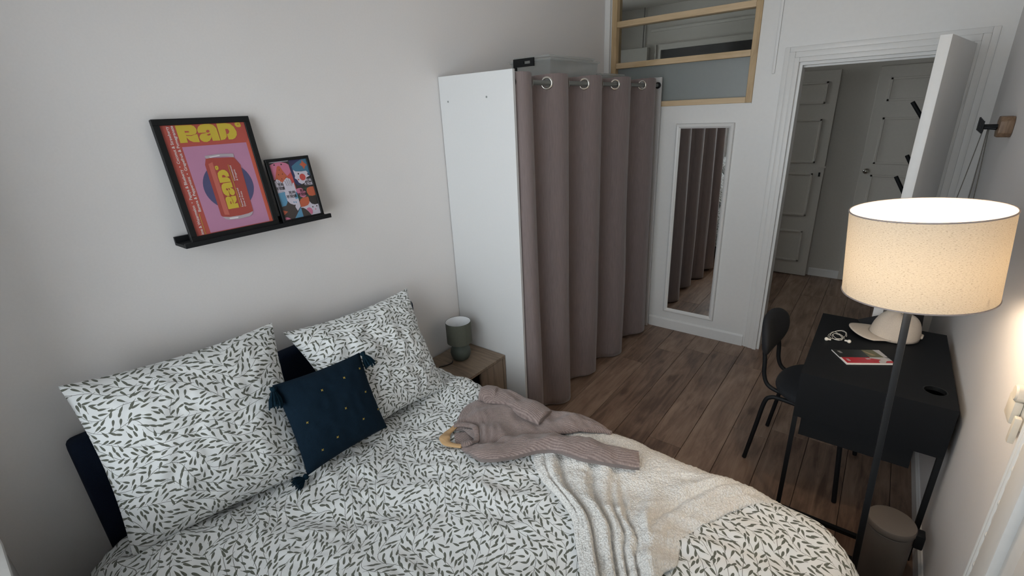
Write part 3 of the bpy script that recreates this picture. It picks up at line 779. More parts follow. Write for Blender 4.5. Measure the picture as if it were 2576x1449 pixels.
MB().box(1.825, 2.212, -1.600, -1.12, 0.420, DP).build('hanging_tray', M['black_matt'], dk)
L_ = 0.009
for x_ in (DX0 + L_, DX1 - L_):
    for y_ in (DY0 + L_, DY1 - L_):
        MB().box(x_ - L_, x_ + L_, y_ - L_, y_ + L_, 0, DP).build('leg', M['black_matt'], dk)
for y_ in (DY0 + L_, DY1 - L_):
    MB().box(DX0 + 2 * L_, DX1 - 2 * L_, y_ - L_, y_ + L_, 0.0, 0.018).build('floor_bar', M['black_matt'], dk)

# ---- chair pushed under the desk
ch = thing('chair', 'black chair with round padded seat and oval backrest pushed under the desk', 'chair', (1.827, -1.198, 0))
CA = math.radians(-7.0)
def CL(x_, y_, z_): return Vector((1.827 + x_ * math.cos(CA) - y_ * math.sin(CA), -1.198 + x_ * math.sin(CA) + y_ * math.cos(CA), z_))
# seat pad
b = MB(); n = 40
prof = [(0.0, 0.432), (0.55, 0.432), (0.93, 0.436), (0.985, 0.447), (1.0, 0.458), (0.985, 0.470), (0.93, 0.480), (0.6, 0.488), (0.0, 0.490)]
vs = []
for r, z_ in prof:
    for k in range(n):
        a = 2 * math.pi * k / n
        ex = 0.205 if math.cos(a) > 0 else 0.190
        vs.append(CL(0.030 + max(r, 1e-4) * ex * math.copysign(abs(math.cos(a)) ** 0.9, math.cos(a)), max(r, 1e-4) * 0.215 * math.copysign(abs(math.sin(a)) ** 0.9, math.sin(a)), z_))
b.add(vs, [(i * n + k, i * n + (k + 1) % n, (i + 1) * n + (k + 1) % n, (i + 1) * n + k) for i in range(len(prof) - 1) for k in range(n)])
b.build('seat', M['black_fab'], ch, smooth=1.2)
# backrest pad: thick oval, curved round the sitter
b = MB(); rows = [(0.0, -1), (0.5, -1), (0.85, -0.85), (0.97, -0.45), (1.0, 0), (0.97, 0.45), (0.85, 0.85), (0.5, 1), (0.0, 1)]
vs = []
for r, th in rows:
    for k in range(n):
        a = 2 * math.pi * k / n
        yl = max(r, 1e-4) * 0.178 * math.copysign(abs(math.cos(a)) ** 0.85, math.cos(a)); zl = max(r, 1e-4) * 0.108 * math.copysign(abs(math.sin(a)) ** 0.9, math.sin(a))
        vs.append(CL(-0.232 - 0.12 * (zl) + 1.1 * yl * yl + th * 0.021, yl, 0.700 + zl))
b.add(vs, [(i * n + k, i * n + (k + 1) % n, (i + 1) * n + (k + 1) % n, (i + 1) * n + k) for i in range(len(rows) - 1) for k in range(n)])
b.build('backrest', M['black_fab'], ch, smooth=1.2)
for s_ in (1, -1):
    pts = smooth_curve([CL(-0.215, s_ * 0.182, 0.006), CL(-0.185, s_ * 0.178, 0.22), CL(-0.163, s_ * 0.175, 0.375), CL(-0.140, s_ * 0.172, 0.415), CL(-0.095, s_ * 0.170, 0.424), CL(0.02, s_ * 0.175, 0.424)], 8)
    MB().tube(pts, 0.0105, 10).build('leg', M['black_matt'], ch, smooth=0.9)
    pts = smooth_curve([CL(0.215, s_ * 0.222, 0.006), CL(0.195, s_ * 0.212, 0.22), CL(0.178, s_ * 0.200, 0.375), CL(0.160, s_ * 0.195, 0.415), CL(0.11, s_ * 0.185, 0.424), CL(0.02, s_ * 0.175, 0.424)], 8)
    MB().tube(pts, 0.0105, 10).build('leg', M['black_matt'], ch, smooth=0.9)
    pts = smooth_curve([CL(-0.02, s_ * 0.120, 0.428), CL(-0.12, s_ * 0.118, 0.430), CL(-0.175, s_ * 0.115, 0.448), CL(-0.200, s_ * 0.112, 0.50), CL(-0.208, s_ * 0.110, 0.58), CL(-0.222, s_ * 0.105, 0.66)], 8)
    MB().tube(pts, 0.0105, 10).build('backrest_tube', M['black_matt'], ch, smooth=0.9)
for x_ in (-0.05, 0.09):
    MB().tube([CL(x_, -0.175, 0.424), CL(x_, 0.175, 0.424)], 0.008, 8).build('crossbar', M['black_matt'], ch, smooth=0.9)

# ---- floor lamp
LB = Vector((2.104, -2.0, 0.0)); LT = Vector((2.052, -2.0, 1.30))
lp = thing('floor_lamp', 'lit floor lamp with large drum linen shade on dark square pole', 'lamp', LB)
MB().lathe([(0, 0), (0.125, 0), (0.127, 0.004), (0.125, 0.014), (0.03, 0.018), (0.014, 0.024), (0.0, 0.024)], LB, 40).build('lamp_base', M['black_matt'], lp, smooth=0.6)
d_ = (LT - LB).normalized()
MB().obox((LB + LT) / 2 + Vector((0, 0, 0.006)), Vector((1, 0, -d_.x)), (0, 1, 0), d_, 0.0095, 0.0095, (LT - LB).length / 2 - 0.01).build('pole', M['pole'], lp, bevel=0.002)
SCN = Vector((2.048, -2.0, 1.405)); SA = Vector((-0.09, -0.016, 1)).normalized(); SR, SH = 0.178, 0.245
def shade_mesh(r, h, n=96, m=10):
    b = MB(); u = SA.cross(Vector((0, 1, 0))).normalized(); w = SA.cross(u); vs = []; uv = []
    for i in range(m + 1):
        for k in range(n + 1):
            a = 2 * math.pi * k / n
            vs.append(SCN + SA * (h * (i / m - 0.5)) + (u * math.cos(a) + w * math.sin(a)) * r); uv.append((a * r, h * i / m))
    b.add(vs, [(i * (n + 1) + k, i * (n + 1) + k + 1, (i + 1) * (n + 1) + k + 1, (i + 1) * (n + 1) + k) for i in range(m) for k in range(n)])
    b.uv = uv; return b
sh = shade_mesh(SR, SH).build('lamp_shade', M['linen'], lp, smooth=3.2)
def ring(r, h, t):
    u = SA.cross(Vector((0, 1, 0))).normalized(); w = SA.cross(u)
    return MB().tube([SCN + SA * h + (u * math.cos(2 * math.pi * k / 64) + w * math.sin(2 * math.pi * k / 64)) * r for k in range(64)], t, 8, closed=True)
M['trimgrey'] = plain('shade_trim_grey', (0.30, 0.26, 0.25), 0.6)
ring(SR, SH / 2, 0.0022).build('shade_rim', M['trimgrey'], sh, smooth=3.2)
ring(SR, -SH / 2, 0.0022).build('shade_rim', M['trimgrey'], sh, smooth=3.2)
b = MB(); u = SA.cross(Vector((0, 1, 0))).normalized(); w = SA.cross(u); hub = SCN - SA * (SH / 2 - 0.03)
for k in range(3):
    a = 2 * math.pi * k / 3 + 0.4
    b.tube([hub, hub + (u * math.cos(a) + w * math.sin(a)) * (SR - 0.001)], 0.002, 6)
b.build('shade_spider', M['white_in'], sh)
MB().lathe([(0.0, 0.0), (0.020, 0.0), (0.020, 0.045), (0.0, 0.045)], hub - SA * 0.02, 20, SA).build('bulb_socket', M['cable'], lp, smooth=0.7)
bl = MB(); bl.lathe([(0.0, 0.0), (0.013, 0.0), (0.015, 0.015), (0.027, 0.040), (0.030, 0.058), (0.026, 0.076), (0.014, 0.088), (0.0, 0.090)], hub + SA * 0.027, 20, SA)
bl.build('bulb', M['bulb'], lp, smooth=3.2)

# ---- pedal bin
bn = thing('pedal_bin', 'small taupe pedal bin with flat round lid under the desk end', 'bin', (2.190, -1.772, 0))
BR_ = 0.078
MB().lathe([(0, 0), (BR_ - 0.004, 0), (BR_ - 0.002, 0.004), (BR_ - 0.002, 0.2520), (BR_ - 0.004, 0.2540), (0, 0.2540)], (2.190, -1.772, 0), 48).build('bin_body', M['taupe'], bn, smooth=0.6)
MB().lathe([(0, 0.2540), (BR_ - 0.003, 0.2540), (BR_ - 0.003, 0.2585), (0, 0.2585)], (2.190, -1.772, 0), 48).build('lid_gasket', M['black'], bn, smooth=0.6)
MB().lathe([(0, 0.2585), (BR_, 0.2585), (BR_ + 0.001, 0.2620), (BR_ + 0.001, 0.2780), (BR_ - 0.002, 0.2835), (BR_ - 0.010, 0.2860), (0, 0.2875)], (2.190, -1.772, 0), 48).build('bin_lid', M['taupe'], bn, smooth=0.5)
MB().box(2.262, 2.292, -1.80, -1.755, 0.215, 0.2780).build('lid_hinge', M['black_matt'], bn, bevel=0.006)
MB().box(2.085, 2.118, -1.79, -1.754, 0.008, 0.018).build('pedal', M['black_matt'], bn, bevel=0.003)

# ---- bedside table
nx1, ny0, ny1, nz = 0.352, -2.188, -1.860, 0.50
ns = thing('bedside_table', 'grey oak bedside cube table between the bed and the wardrobe panel', 'table', (nx1 / 2, (ny0 + ny1) / 2, 0))
MB().box(0.016, nx1, ny0, ny1, nz - 0.016, nz).build('table_top', M['oakgrey'], ns, bevel=0.001, seg=1)
MB().box(0.016, nx1, ny0, ny0 + 0.016, 0, nz - 0.016).build('side_panel', M['oakgrey_v'], ns)
MB().box(0.016, nx1, ny1 - 0.016, ny1, 0, nz - 0.016).build('side_panel', M['oakgrey_v'], ns)
MB().box(0.016, nx1 - 0.002, ny0 + 0.016, ny1 - 0.016, 0.04, 0.056).build('bottom_panel', M['oakgrey'], ns)
MB().box(0.016, 0.024, ny0 + 0.016, ny1 - 0.016, 0.056, nz - 0.016).build('back_panel', M['oakgrey'], ns)
MB().box(nx1 - 0.020, nx1 - 0.004, ny0 + 0.12, ny1 - 0.019, 0.06, nz - 0.020).build('cabinet_door', M['oakgrey_v'], ns, bevel=0.001, seg=1)
MB().box(nx1 - 0.24, nx1 - 0.006, ny0 + 0.016, ny0 + 0.115, 0.25, 0.262).build('shelf', M['oakgrey'], ns)

# ---- small bedside lamp
tl = thing('bedside_lamp', 'small unlit sage green lamp with ball base and drum shade', 'lamp', (0.163, -2.030, nz))
lc = (0.163, -2.030, nz)
MB().lathe([(0, 0), (0.032, 0.0), (0.046, 0.010), (0.055, 0.028), (0.059, 0.048), (0.056, 0.068), (0.045, 0.086), (0.028, 0.097), (0.016, 0.102), (0.012, 0.112), (0, 0.112)], lc, 36).build('ball_base', M['sage'], tl, smooth=0.9)
s2 = MB().lathe([(0.072, 0.112), (0.0715, 0.238), (0.0705, 0.238), (0.071, 0.112)], lc, 48, closed=True).build('lamp_shade', M['sage_fab'], tl, smooth=0.6)
MB().lathe([(0.0702, 0.113), (0.0700, 0.237)], lc, 48).build('shade_lining', M['white_in'], s2, smooth=0.6)
MB().box(0.163 + 0.0705, 0.163 + 0.0724, -2.045, -2.041, nz + 0.114, nz + 0.236).build('shade_seam', M['sage_fab'], s2)
MB().lathe([(0, 0.112), (0.014, 0.112), (0.014, 0.140), (0.020, 0.160), (0.020, 0.175), (0.014, 0.188), (0, 0.192)], lc, 20).build('bulb', M['white_in'], tl, smooth=3.2)
MB().tube(smooth_curve([(0.145, -2.083, nz + 0.0035), (0.158, -2.105, nz + 0.0035), (0.150, -2.14, nz + 0.0035), (0.130, -2.18, nz + 0.0035)], 8), 0.0028, 6).build('power_cord', M['black'], tl, smooth=3.2)

# ---- picture ledge
ly0, ly1 = -3.200, -2.648
lg = thing('picture_ledge', 'black picture ledge on the left wall holding two framed posters', 'shelf', (0.05, (ly0 + ly1) / 2, 1.4495))
MB().box(0.0, 0.100, ly0, ly1, 1.4495, 1.4595).build('ledge_board', M['black_matt'], lg)
MB().box(0.0, 0.012, ly0, ly1, 1.4595, 1.479).build('back_rail', M['black_matt'], lg)
MB().box(0.090, 0.100, ly0, ly1, 1.4595, 1.466).build('front_lip', M['black_matt'], lg)

class Sheet:
    """local 2-D frame on a leaning picture: s to the right, t downwards, metres"""
    def __init__(s, bl, w, h, lean_top):
        s.w, s.h = w, h
        s.o = Vector(bl); s.u = Vector((0, 1, 0)); s.up = Vector((lean_top, 0, 1)).normalized(); s.n = s.u.cross(s.up)
        if s.n.x < 0: s.n = -s.n
    def at(s, a, b, d): return s.o + s.u * a + s.up * (s.h - b) + s.n * d
def framed(name_label, bl, w, h, lean_x, border, depth, group):
    S = Sheet(bl, w, h, lean_x)
    t = thing('framed_poster', name_label, 'picture', S.at(w / 2, h, 0), group)
    def bar(a0, a1, b0, b1, d0, d1):
        vs = [S.at(a, b, d) for d in (d0, d1) for a, b in ((a0, b0), (a1, b0), (a1, b1), (a0, b1))]
        return MB().add(vs, [(0, 1, 2, 3), (7, 6, 5, 4), (0, 4, 5, 1), (1, 5, 6, 2), (2, 6, 7, 3), (3, 7, 4, 0)])
    for r in ((0, w, 0, border), (0, w, h - border, h), (0, border, border, h - border), (w - border, w, border, h - border)):
        bar(*r, -depth, 0).build('frame_rail', M['black'], t, bevel=0.001, seg=1)
    bar(border, w - border, border, h - border, -depth + 0.002, -0.006).build('backing', M['grey_pocket'], t)
    return S, t
def poly(S, t, name, pts, level, mat, box, sub=None):
    a0, b0, a1, b1 = box
    vs = [S.at(a0 + (a1 - a0) * p[0], b0 + (b1 - b0) * p[1], -0.006 + 0.00025 * level) for p in pts]
    MB().add(vs, [tuple(range(len(vs)))]).build(name, M[mat], sub or t)
def circ(cx, cy, rx, ry, n=28, a0=0, a1=2 * math.pi): return [(cx + rx * math.cos(a0 + (a1 - a0) * k / n), cy + ry * math.sin(a0 + (a1 - a0) * k / n)) for k in range(n if a1 - a0 > 6.28 else n + 1)]
def text(S, t, name, body, p, size, direction, level, mat, box, align='LEFT', maxlen=None):
    """direction: 'right', 'up' (reads bottom to top)"""
    cu_ = bpy.data.curves.new(name, 'FONT'); cu_.body = body; cu_.size = size; cu_.align_x = align; cu_.resolution_u = 3; cu_.offset = size * 0.012
    to = bpy.data.objects.new(name, cu_); COL.objects.link(to)
    dg = bpy.context.evaluated_depsgraph_get(); me = bpy.data.meshes.new_from_object(to.evaluated_get(dg)); bpy.data.objects.remove(to); bpy.data.curves.remove(cu_)
    xs = [v.co.x for v in me.vertices]; k = 1.0
    if maxlen and xs: k = maxlen / (max(xs) - min(xs))
    a0, b0, a1, b1 = box; pa, pb = a0 + (a1 - a0) * p[0], b0 + (b1 - b0) * p[1]
    for v in me.vertices:
        x_, y_ = v.co.x * k, v.co.y
        a, b_ = (pa + x_, pb - y_) if direction == 'right' else (pa - y_, pb - x_)
        v.co = S.at(a, b_, -0.006 + 0.00025 * level)
    me.materials.clear(); me.materials.append(M[mat])
    o = bpy.data.objects.new(name, me); COL.objects.link(o); o.parent = t; 
    return o

# large poster
fw_, fh_ = 0.310, 0.408
S1, f1 = framed('large framed poster of a red drink can under yellow lettering', (0.084, -3.172, 1.4605), fw_, fh_, -0.15, 0.020, 0.018, 'framed posters on the ledge')
bx1 = (0.020, 0.020, fw_ - 0.020, fh_ - 0.020)
def full(S, t, box, mat, nm='poster_sheet'):
    a0, b0, a1, b1 = box
    return MB().add([S.at(a, b, -0.0058) for a, b in ((a0, b0), (a1, b0), (a1, b1), (a0, b1))], [(0, 1, 2, 3)]).build(nm, M[mat], t)
ps = full(S1, f1, bx1, 'coral')
RAD = {'R': [(0.167, 0.003), (0.346, 0.005), (0.376, 0.016), (0.393, 0.041), (0.39, 0.062), (0.377, 0.08), (0.357, 0.091), (0.386, 0.088), (0.386, 0.161), (0.315, 0.157), (0.28, 0.142), (0.251, 0.113), (0.25, 0.158), (0.166, 0.158)],
'a': [(0.399, 0.053), (0.418, 0.027), (0.453, 0.007), (0.503, 0.001), (0.559, 0.002), (0.602, 0.013), (0.631, 0.043), (0.635, 0.159), (0.542, 0.158), (0.541, 0.111), (0.536, 0.129), (0.51, 0.153), (0.469, 0.165), (0.431, 0.161), (0.403, 0.142), (0.399, 0.117), (0.417, 0.096), (0.445, 0.085), (0.403, 0.079)],
'D': [(0.647, 0.003), (0.756, 0.002), (0.816, 0.011), (0.852, 0.041), (0.869, 0.086), (0.861, 0.118), (0.828, 0.146), (0.789, 0.157), (0.737, 0.156), (0.734, 0.11), (0.726, 0.131), (0.696, 0.152), (0.643, 0.158)],
'o': [(0.877, 0.004), (0.905, 0.0), (0.939, 0.002), (0.949, 0.024), (0.945, 0.04), (0.924, 0.047), (0.89, 0.044), (0.871, 0.025)]}
CUT = [[(0.252, 0.055), (0.297, 0.057), (0.301, 0.069), (0.252, 0.07)], [(0.253, 0.091), (0.317, 0.095), (0.358, 0.089), (0.359, 0.091), (0.315, 0.101), (0.256, 0.097)],
[(0.496, 0.067), (0.508, 0.057), (0.525, 0.055), (0.536, 0.061), (0.538, 0.072), (0.527, 0.079), (0.51, 0.081), (0.498, 0.078)], [(0.489, 0.101), (0.514, 0.093), (0.539, 0.089), (0.536, 0.103), (0.511, 0.109)], [(0.403, 0.078), (0.49, 0.080), (0.49, 0.084), (0.445, 0.087)],
[(0.735, 0.056), (0.767, 0.059), (0.778, 0.08), (0.759, 0.101), (0.732, 0.105)], [(0.731, 0.105), (0.735, 0.105), (0.740, 0.157), (0.716, 0.157), (0.728, 0.131)], [(0.905, 0.018), (0.916, 0.012), (0.922, 0.019), (0.91, 0.027)]]
for k, pts in RAD.items(): poly(S1, f1, 'poster_letter', pts, 4, 'yellow', bx1, ps)
for pts in CUT: poly(S1, f1, 'letter_counter', pts, 6, 'coral', bx1, ps)
poly(S1, f1, 'poster_panel', [(0.168, 0.194), (0.952, 0.194), (0.952, 0.993), (0.168, 0.993)], 2, 'mauve', bx1, ps)
poly(S1, f1, 'poster_edge_band', [(0.952, 0.194), (1.0, 0.15), (1.0, 1.0), (0.952, 1.0)], 2, 'orange', bx1, ps)
poly(S1, f1, 'poster_disc', circ(0.568, 0.588, 0.312, 0.227, 48), 4, 'blue', bx1, ps)
poly(S1, f1, 'can_body', [(0.392, 0.31), (0.359, 0.369), (0.354, 0.851), (0.393, 0.889), (0.57, 0.905), (0.70, 0.895), (0.771, 0.862), (0.789, 0.403), (0.733, 0.325), (0.56, 0.318)], 6, 'canred', bx1, ps)
poly(S1, f1, 'can_highlight', [(0.40, 0.365), (0.455, 0.35), (0.46, 0.86), (0.40, 0.85)], 7, 'canlight', bx1, ps)
poly(S1, f1, 'can_rim', [(0.385, 0.298), (0.39, 0.288), (0.56, 0.281), (0.735, 0.290), (0.742, 0.30), (0.735, 0.327), (0.66, 0.312), (0.5, 0.308), (0.395, 0.315)], 8, 'silver', bx1, ps)
poly(S1, f1, 'can_rim_glint', [(0.43, 0.300), (0.56, 0.293), (0.57, 0.300), (0.45, 0.310)], 10, 'silver_light', bx1, ps)
poly(S1, f1, 'can_base', [(0.366, 0.866), (0.45, 0.880), (0.60, 0.884), (0.70, 0.878), (0.766, 0.866), (0.745, 0.893), (0.70, 0.910), (0.56, 0.915), (0.437, 0.906), (0.393, 0.892)], 8, 'silver', bx1, ps)
poly(S1, f1, 'can_base_glint', [(0.44, 0.888), (0.56, 0.893), (0.55, 0.906), (0.45, 0.902)], 10, 'silver_light', bx1, ps)
def oncan(pts):  # lettering turned to read upwards on the can
    return [(0.463 + (y_ / 0.165) * 0.148, 0.806 - (x_ - 0.167) / 0.70 * 0.375) for x_, y_ in pts]
for k, pts in RAD.items(): poly(S1, f1, 'can_letter', oncan(pts), 9, 'yellow', bx1, ps)
for pts in CUT: poly(S1, f1, 'can_letter_counter', oncan(pts), 11, 'canred', bx1, ps)
poly(S1, f1, 'can_rule', [(0.629, 0.389), (0.634, 0.389), (0.634, 0.806), (0.629, 0.806)], 9, 'yellow', bx1, ps)
for body, p, ml in (('Random Assorted', (0.664, 0.806), 0.068), ('Dose of Fruits', (0.697, 0.806), 0.055), ('Unsweetened', (0.664, 0.548), 0.054), ('& Organic', (0.697, 0.548), 0.040)):
    text(S1, ps, 'can_small_print', body, p, 0.0078, 'up', 9, 'white', bx1, maxlen=ml)
text(S1, ps, 'poster_side_text', 'ime & Watermelon  •  Papaya & Blueberry  •  Coconut & Strawberry', (0.088, 0.995), 0.0125, 'up', 4, 'white', bx1, maxlen=0.362)
text(S1, ps, 'poster_side_text', 'Banana & Peppermint  •  Grapefruit & Pomegranate', (0.142, 0.785), 0.0125, 'up', 4, 'white', bx1, maxlen=0.286)
poly(S1, f1, 'poster_rule', [(0.106, 0.802), (0.111, 0.802), (0.111, 1.0), (0.106, 1.0)], 4, 'yellow', bx1, ps)

# small poster
f2w, f2h = 0.178, 0.248
S2, f2 = framed('small framed abstract poster with faces, hands and pink watermelon', (0.080, -2.844, 1.4605), f2w, f2h, -0.17, 0.0115, 0.016, 'framed posters on the ledge')
bx2 = (0.0115, 0.0115, f2w - 0.0115, f2h - 0.0115)
pp = full(S2, f2, bx2, 'char')
A_ = [('lilac', 1, [(0, 0), (0.52, 0), (0.5, 0.012), (0, 0.012)]),
('navy_i', 2, [(0.52, 0.0), (1, 0), (1, 0.32), (0.8, 0.45), (0.6, 0.45), (0.51, 0.39)]),
('char', 2, [(0.0, 0.012), (0.52, 0.012), (0.52, 0.13), (0, 0.13)]),
('pink', 3, [(0.0, 0.08), (0.004, 0.047), (0.158, 0.016), (0.312, 0.014), (0.433, 0.037), (0.495, 0.071), (0.51, 0.30), (0.4, 0.3), (0.0, 0.30)]),
('red', 4, [(0.50, 0.2), (0.515, 0.3), (0.52, 0.509), (0.229, 0.42), (0.25, 0.379), (0.376, 0.262)]),
('vermil', 5, [(0.175, 0.091), (0.20, 0.076), (0.228, 0.073), (0.26, 0.087), (0.30, 0.17), (0.383, 0.268), (0.36, 0.30), (0.277, 0.34), (0.229, 0.40), (0.189, 0.411), (0.189, 0.35), (0.046, 0.296)]),
('teal_i', 3, [(0.562, 0.106), (0.72, 0.045), (0.877, 0.0), (1.0, 0.0), (1, 0.302), (0.898, 0.215), (0.626, 0.206), (0.562, 0.167)]),
('vermil', 4, [(0.883, 0.012), (0.901, 0.051), (0.985, 0.113), (0.919, 0.136), (0.877, 0.183), (0.851, 0.132), (0.785, 0.093), (0.854, 0.061)]),
('char', 3, [(0.544, 0.490), (0.60, 0.455), (0.70, 0.43), (0.879, 0.31), (1.0, 0.30), (1.0, 0.5), (0.816, 0.505), (0.607, 0.51)]),
('lilac', 4, [(0.568, 0.167), (0.628, 0.202), (0.78, 0.214), (0.914, 0.212), (0.948, 0.246), (0.919, 0.28), (0.985, 0.307), (0.876, 0.33), (0.84, 0.38), (0.779, 0.422), (0.704, 0.434), (0.635, 0.402), (0.605, 0.346), (0.557, 0.316), (0.582, 0.274)]),
('red', 5, circ(0.774, 0.314, 0.082, 0.060)), ('red', 5, circ(0.645, 0.349, 0.018, 0.013, 14)), ('char', 5, circ(0.686, 0.248, 0.02, 0.015, 14)),
('green_i', 2, [(0.5, 0.49), (1, 0.49), (1, 0.7), (0.5, 0.70)]),
('pink', 4, [(0.5, 0.507), (0.57, 0.495), (0.65, 0.497), (0.72, 0.535), (0.754, 0.59), (0.74, 0.64), (0.702, 0.66), (0.64, 0.672), (0.58, 0.65), (0.53, 0.608), (0.5, 0.55)]),
('vermil', 4, [(0.808, 0.515), (0.90, 0.50), (1.0, 0.503), (1.0, 0.659), (0.90, 0.668), (0.81, 0.65), (0.78, 0.60), (0.779, 0.555)]),
('vermil', 4, [(0.503, 0.795), (0.51, 0.73), (0.55, 0.69), (0.62, 0.672), (0.77, 0.666), (0.785, 0.72), (0.76, 0.78), (0.704, 0.815), (0.60, 0.83), (0.508, 0.828)]),
('char', 5, [(0.784, 0.667), (0.88, 0.665), (1.0, 0.68), (1.0, 0.82), (0.92, 0.826), (0.85, 0.812), (0.80, 0.78), (0.775, 0.73)]),
('lilac', 3, [(0.5, 0.828), (0.704, 0.815), (0.772, 0.75), (0.823, 0.804), (0.9, 0.826), (1.0, 0.824), (1.0, 1.0), (0.726, 1.0), (0.5, 1.0)]),
('brown', 4, [(0.5, 0.836), (0.56, 0.848), (0.62, 0.88), (0.68, 0.935), (0.726, 1.0), (0.5, 1.0)]),
('pink', 5, [(0.633, 0.881), (0.68, 0.862), (0.728, 0.859), (0.775, 0.885), (0.792, 0.925), (0.78, 0.965), (0.735, 0.995)]),
('char', 5, circ(0.824, 0.862, 0.017, 0.013, 12)), ('char', 5, circ(0.94, 0.858, 0.017, 0.013, 12)), ('pink', 5, circ(0.885, 0.911, 0.017, 0.013, 12)),
('lilac', 6, [(0.0, 0.319), (0.04, 0.325), (0.06, 0.30), (0.099, 0.291), (0.115, 0.31), (0.143, 0.31), (0.16, 0.338), (0.189, 0.345), (0.20, 0.411), (0.235, 0.493), (0.235, 0.52), (0.0, 0.53)]),
('sky', 6, [(0.0, 0.545), (0.04, 0.51), (0.10, 0.501), (0.187, 0.502), (0.2, 0.62), (0.19, 0.70), (0.128, 0.756), (0.0, 0.765)]),
('brown', 5, [(0.0, 0.762), (0.131, 0.748), (0.196, 0.68), (0.32, 0.748), (0.40, 0.764), (0.40, 0.9), (0.27, 1.0), (0.0, 1.0)]),
('vermil', 6, [(0.0, 0.822), (0.127, 0.863), (0.004, 0.916)]), ('pink', 6, [(0.0, 0.955), (0.06, 0.955), (0.11, 0.97), (0.153, 1.0), (0.0, 1.0)]),
('sky', 6, [(0.497, 0.821), (0.497, 1.0), (0.265, 1.0)]),
('lilac', 7, [(0.205, 0.37), (0.222, 0.343), (0.25, 0.345), (0.262, 0.32), (0.30, 0.312), (0.325, 0.292), (0.36, 0.289), (0.38, 0.303), (0.416, 0.310), (0.435, 0.35), (0.445, 0.425), (0.462, 0.39), (0.492, 0.386), (0.497, 0.498), (0.497, 0.812), (0.389, 0.882), (0.354, 0.806), (0.379, 0.768), (0.33, 0.765), (0.25, 0.735), (0.196, 0.680), (0.185, 0.568), (0.215, 0.45)]),
('sky', 8, [(0.41, 0.66), (0.44, 0.60), (0.497, 0.54), (0.497, 0.665), (0.45, 0.675)]),
('sky', 8, circ(0.354, 0.721, 0.014, 0.016, 12)), ('sky', 8, circ(0.406, 0.726, 0.014, 0.016, 12)),
('char', 6, circ(0.125, 0.051, 0.018, 0.013, 12)), ('char', 6, circ(0.308, 0.053, 0.018, 0.013, 12))]
for x_, y_ in ((0.217, 0.14), (0.165, 0.219), (0.269, 0.217), (0.219, 0.296), (0.101, 0.29), (0.333, 0.285)):
    A_.append(('char', 6, [(x_, y_ - 0.014), (x_ + 0.013, y_ + 0.008), (x_ - 0.013, y_ + 0.008)]))
for x0_, y0_, x1_, y1_ in ((0.275, 0.335, 0.30, 0.43), (0.325, 0.315, 0.345, 0.43), (0.375, 0.315, 0.385, 0.43), (0.415, 0.345, 0.42, 0.44), (0.052, 0.325, 0.07, 0.375), (0.105, 0.318, 0.118, 0.375), (0.15, 0.338, 0.165, 0.38)):
    A_.append(('brown', 8, [(x0_ - 0.004, y0_), (x0_ + 0.004, y0_), (x1_ + 0.004, y1_), (x1_ - 0.004, y1_)]))
for mt_, lv, pts in A_: poly(S2, f2, 'print_shape', pts, lv, mt_, bx2, pp)
def glyphs(x0, y0, x1, y1, mat):
    """two rows of blocky brush characters: two above, three below"""
    w, h = x1 - x0, y1 - y0; st = []
    def G(cx, cy, cw, ch, strokes):
        for (a, b_, c, d) in strokes:
            st.append((cx + a * cw, cy + b_ * ch, cx + c * cw, cy + d * ch))
    top = [[(0.0, 0.05, 0.9, 0.05), (0.05, 0.35, 0.95, 0.35), (0.45, 0.05, 0.1, 0.95), (0.55, 0.35, 0.55, 0.9), (0.55, 0.9, 1.0, 0.85)],
           [(0.25, 0.0, 0.0, 0.55), (0.2, 0.2, 0.55, 0.2), (0.5, 0.2, 0.1, 0.9), (0.15, 0.5, 1.0, 0.95), (0.75, 0.0, 0.75, 0.75), (0.75, 0.35, 1.0, 0.5)]]
    bot = [[(0.0, 0.08, 1.0, 0.08), (0.55, 0.08, 0.05, 0.7), (0.5, 0.3, 0.5, 1.0), (0.6, 0.4, 0.95, 0.65)],
           [(0.15, 0.0, 0.85, 0.0), (0.15, 0.0, 0.15, 0.55), (0.85, 0.0, 0.85, 0.55), (0.15, 0.28, 0.85, 0.28), (0.15, 0.55, 0.85, 0.55), (0.4, 0.55, 0.1, 1.0), (0.65, 0.55, 0.65, 0.95), (0.65, 0.95, 1.0, 0.9)],
           [(0.15, 0.0, 0.0, 0.4), (0.12, 0.3, 0.12, 1.0), (0.35, 0.1, 1.0, 0.1), (0.65, 0.0, 0.65, 0.85), (0.4, 0.3, 0.9, 0.3), (0.4, 0.3, 0.4, 0.8), (0.9, 0.3, 0.9, 0.8), (0.4, 0.55, 0.9, 0.55), (0.3, 0.9, 1.0, 0.9)]]
    for i, g in enumerate(top): G(x0 + w * (0.32 + 0.34 * i), y0, w * 0.30, h * 0.43, g)
    for i, g in enumerate(bot): G(x0 + w * 0.34 * i, y0 + h * 0.54, w * 0.30, h * 0.43, g)
    b = MB(); a0, b0, a1, b1 = bx2
    for (p0, q0, p1, q1) in st:
        A = Vector((a0 + (a1 - a0) * p0, b0 + (b1 - b0) * q0)); B = Vector((a0 + (a1 - a0) * p1, b0 + (b1 - b0) * q1))
        d = (B - A).normalized(); n2 = Vector((-d.y, d.x)) * 0.00085; A = A - d * 0.0006; B = B + d * 0.0006
        b.add([S2.at(v.x, v.y, -0.006 + 0.00025 * 10) for v in (A + n2, B + n2, B - n2, A - n2)], [(0, 1, 2, 3)])
    b.build('print_characters', M[mat], pp)
glyphs(0.005, 0.365, 0.22, 0.485, 'char'); glyphs(0.20, 0.525, 0.475, 0.645, 'char'); glyphs(0.515, 0.52, 0.76, 0.64, 'char'); glyphs(0.765, 0.355, 0.995, 0.472, 'lilac')

